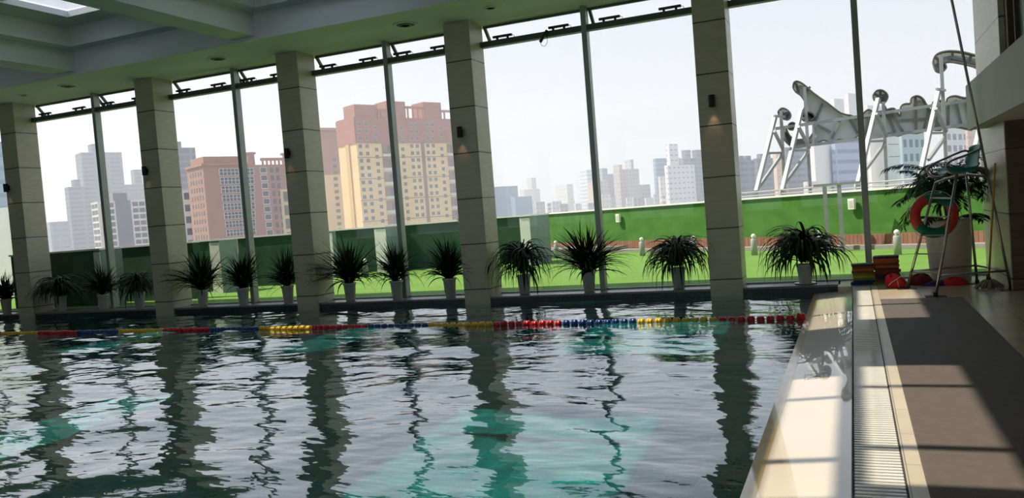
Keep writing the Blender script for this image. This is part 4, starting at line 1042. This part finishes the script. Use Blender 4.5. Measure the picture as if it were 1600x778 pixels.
T('apartment_tower', 'bright white tower with balcony grid, left of the rightmost pool pillar', 470, (1042, 318), (1047, 318), (1089, 315), (1046, 258), fac((228, 228, 226), (150, 158, 166), 4.2, 3.0, 1.2), roofs=((.10, .42, 0, 1, 5.2),))
T('apartment_tower', 'grey small block in front of the blue glass tower', 500, (1031, 319), (1034, 319), (1048, 318), (1033, 276), white2)
T('apartment_tower', 'blue-grey tower behind the white one, touching the rightmost pool pillar', 620, (1066, 316), (1072, 316), (1112, 313), (1070, 247), slate, roofs=((.1, .3, 0, 1, 2), (.5, .8, 0, 1, 2)))
# right of the last pool pillar
T('apartment_tower', 'bluish tower row just right of the rightmost pool pillar', 420, (1150, 309), (1158, 308), (1182, 306), (1156, 250), slate, roofs=((.1, .3, 0, 1, 1), (.5, .8, 0, 1, 1)))
T('apartment_tower', 'bluish-grey tower behind the first sign truss', 440, (1181, 306), (1187, 306), (1213, 304), (1186, 247), slate2, roofs=((.2, .8, 0, 1, 1),))
T('apartment_tower', 'narrow peach tower between the first two sign trusses', 400, (1211, 304), (1216, 304), (1228, 303), (1214, 240), peach)
T('apartment_tower', 'blue-grey tower behind the second sign truss', 420, (1226, 303), (1232, 303), (1274, 299), (1230, 230), slate)
T('apartment_tower', 'white high-rise whose stepped roof rises above the sign left of its round wheel', 330, (1296, 299), (1302, 298), (1364, 294), (1306, 176), fac((228, 228, 226), (150, 156, 164), 5, 3.1, 1.6), maxl=200, roofs=((.15, .38, 0, 1, 3.5), (.5, .8, 0, 1, 5)))
T('apartment_tower', 'white slab with small dark windows, below the big swoop of the sign', 255, (1268, 299), (1276, 299), (1312, 297), (1270, 222), fac((232, 230, 226), (120, 124, 132), 5.5, 3.1, 2.0), maxl=200)
T('apartment_tower', 'blue ribbed high-rise below the middle of the sign', 262, (1303, 297), (1309, 297), (1350, 294), (1304, 212), fac((170, 182, 204), (134, 150, 180), 60, 3.1, 1.0), maxl=200)
T('apartment_tower', 'small white block low behind the second sign truss', 240, (1256, 300), (1262, 300), (1279, 299), (1260, 284), white2)
T('apartment_tower', 'white high-rise with small windows right of the fifth mullion', 230, (1358, 293), (1363, 293), (1386, 291), (1358, 164), fac((230, 228, 224), (140, 144, 150), 6.5, 3.3, 2.6))
T('apartment_tower', 'white high-rise with dark balcony slots behind the third sign truss', 225, (1384, 291), (1388, 291), (1414, 289), (1384, 196), fac((226, 226, 222), (104, 110, 118), 9, 3.1, 1.5), roofs=())
T('office_tower', 'pale teal-grey office tower with square windows, left of the palm', 215, (1409, 289), (1413, 289), (1448, 287), (1409, 190), tealg)
T('apartment_tower', 'white high-rise seen behind the palm leaves', 260, (1478, 284), (1482, 284), (1512, 282), (1476, 186), whitebal)
T('apartment_tower', 'pale pink high-rise between the palm and the right pillar', 300, (1512, 282), (1516, 282), (1560, 279), (1512, 192), peach)
T('glass_office', 'bluish building with small windows at the very left picture edge', 120, (-60, 400), (-50, 400), (26, 396), (-30, 215), fac((156, 180, 190), (180, 196, 204), 3, 3, .5))
# low roofs between the hazy towers
rr = random.Random(12)
for k in range(22):
    px = 832+k*12.3+rr.uniform(-4, 4); hp = 318+rr.uniform(-7, 6)-(px-832)*.078*.9
    if 1085 < px: break
    T('low_building', 'small pale low-rise roof among many just above the green wall', rr.uniform(420, 800), (px-4, 334), (px-2, 334), (px+rr.uniform(7, 13), 333), (px, hp), [white2, greyt, whitebal][k % 3])['group' if 0 else 0] if 0 else None
    o = T('low_building', 'small pale low-rise roof among many just above the green wall, right of the fourth pillar', rr.uniform(420, 800), (px-4, 334), (px-2, 334), (px+rr.uniform(7, 13), 333), (px, max(hp, 300)), [white2, greyt, whitebal][k % 3])[0]
    o['group'] = 'low-rise roofs far away between the hazy towers'
# atmospheric haze over the city
m = bpy.data.materials.new('city_haze'); m.use_nodes = True; nt = m.node_tree; nt.nodes.clear()
o_ = nt.nodes.new('ShaderNodeOutputMaterial'); vs_ = nt.nodes.new('ShaderNodeVolumeScatter'); vs_.inputs['Color'].default_value = (.93, .95, 1, 1); vs_.inputs['Density'].default_value = .00095; vs_.inputs['Anisotropy'].default_value = .3
nt.links.new(vs_.outputs[0], o_.inputs['Volume']); MAT['haze'] = m
HAZE = MB().box((-1600, 90, -44), (1200, 1500, 190)).build('haze', 'haze'); tag(HAZE, 'thin pale haze hanging over the city beyond the terrace', 'haze', kind='stuff')

# ================================================================ LIGHT
w = bpy.data.worlds.new('world'); S.world = w; w.use_nodes = True; nt = w.node_tree; bg = nt.nodes['Background']
tc = nt.nodes.new('ShaderNodeTexCoord'); sx = nt.nodes.new('ShaderNodeSeparateXYZ'); rp = nt.nodes.new('ShaderNodeValToRGB')
nt.links.new(tc.outputs['Generated'], sx.inputs[0]); nt.links.new(sx.outputs[2], rp.inputs[0]); nt.links.new(rp.outputs[0], bg.inputs[0])
rp.color_ramp.elements[0].position = 0; rp.color_ramp.elements[0].color = (.79, .81, .88, 1)
rp.color_ramp.elements[1].position = .45; rp.color_ramp.elements[1].color = (.66, .75, .96, 1)
bg.inputs[1].default_value = .95
sd_ = bpy.data.lights.new('sun', 'SUN'); sd_.energy = 6.0; sd_.angle = math.radians(.55); sd_.color = (1, .90, .76)
so = bpy.data.objects.new('sun', sd_); COL.objects.link(so)
so.rotation_euler = Vector((-.742, -.145, 1)).to_track_quat('Z', 'Y').to_euler(); so.location = (-5, 0, 20)
S.view_settings.view_transform = 'Standard'; S.view_settings.look = 'None'; S.view_settings.gamma = 1; S.view_settings.use_curve_mapping = False
S.view_settings.exposure = 0.06
c = S.cycles; c.max_bounces = 10; c.diffuse_bounces = 5; c.glossy_bounces = 4; c.transparent_max_bounces = 24; c.transmission_bounces = 4; c.volume_bounces = 2; c.caustics_reflective = False; sd_.cycles.is_caustics_light = True
bpy.data.objects['pool_water'].cycles.is_caustics_caster = True
bpy.data.objects['floor_pool'].cycles.is_caustics_receiver = True
c.use_denoising = True; c.sample_clamp_indirect = 4
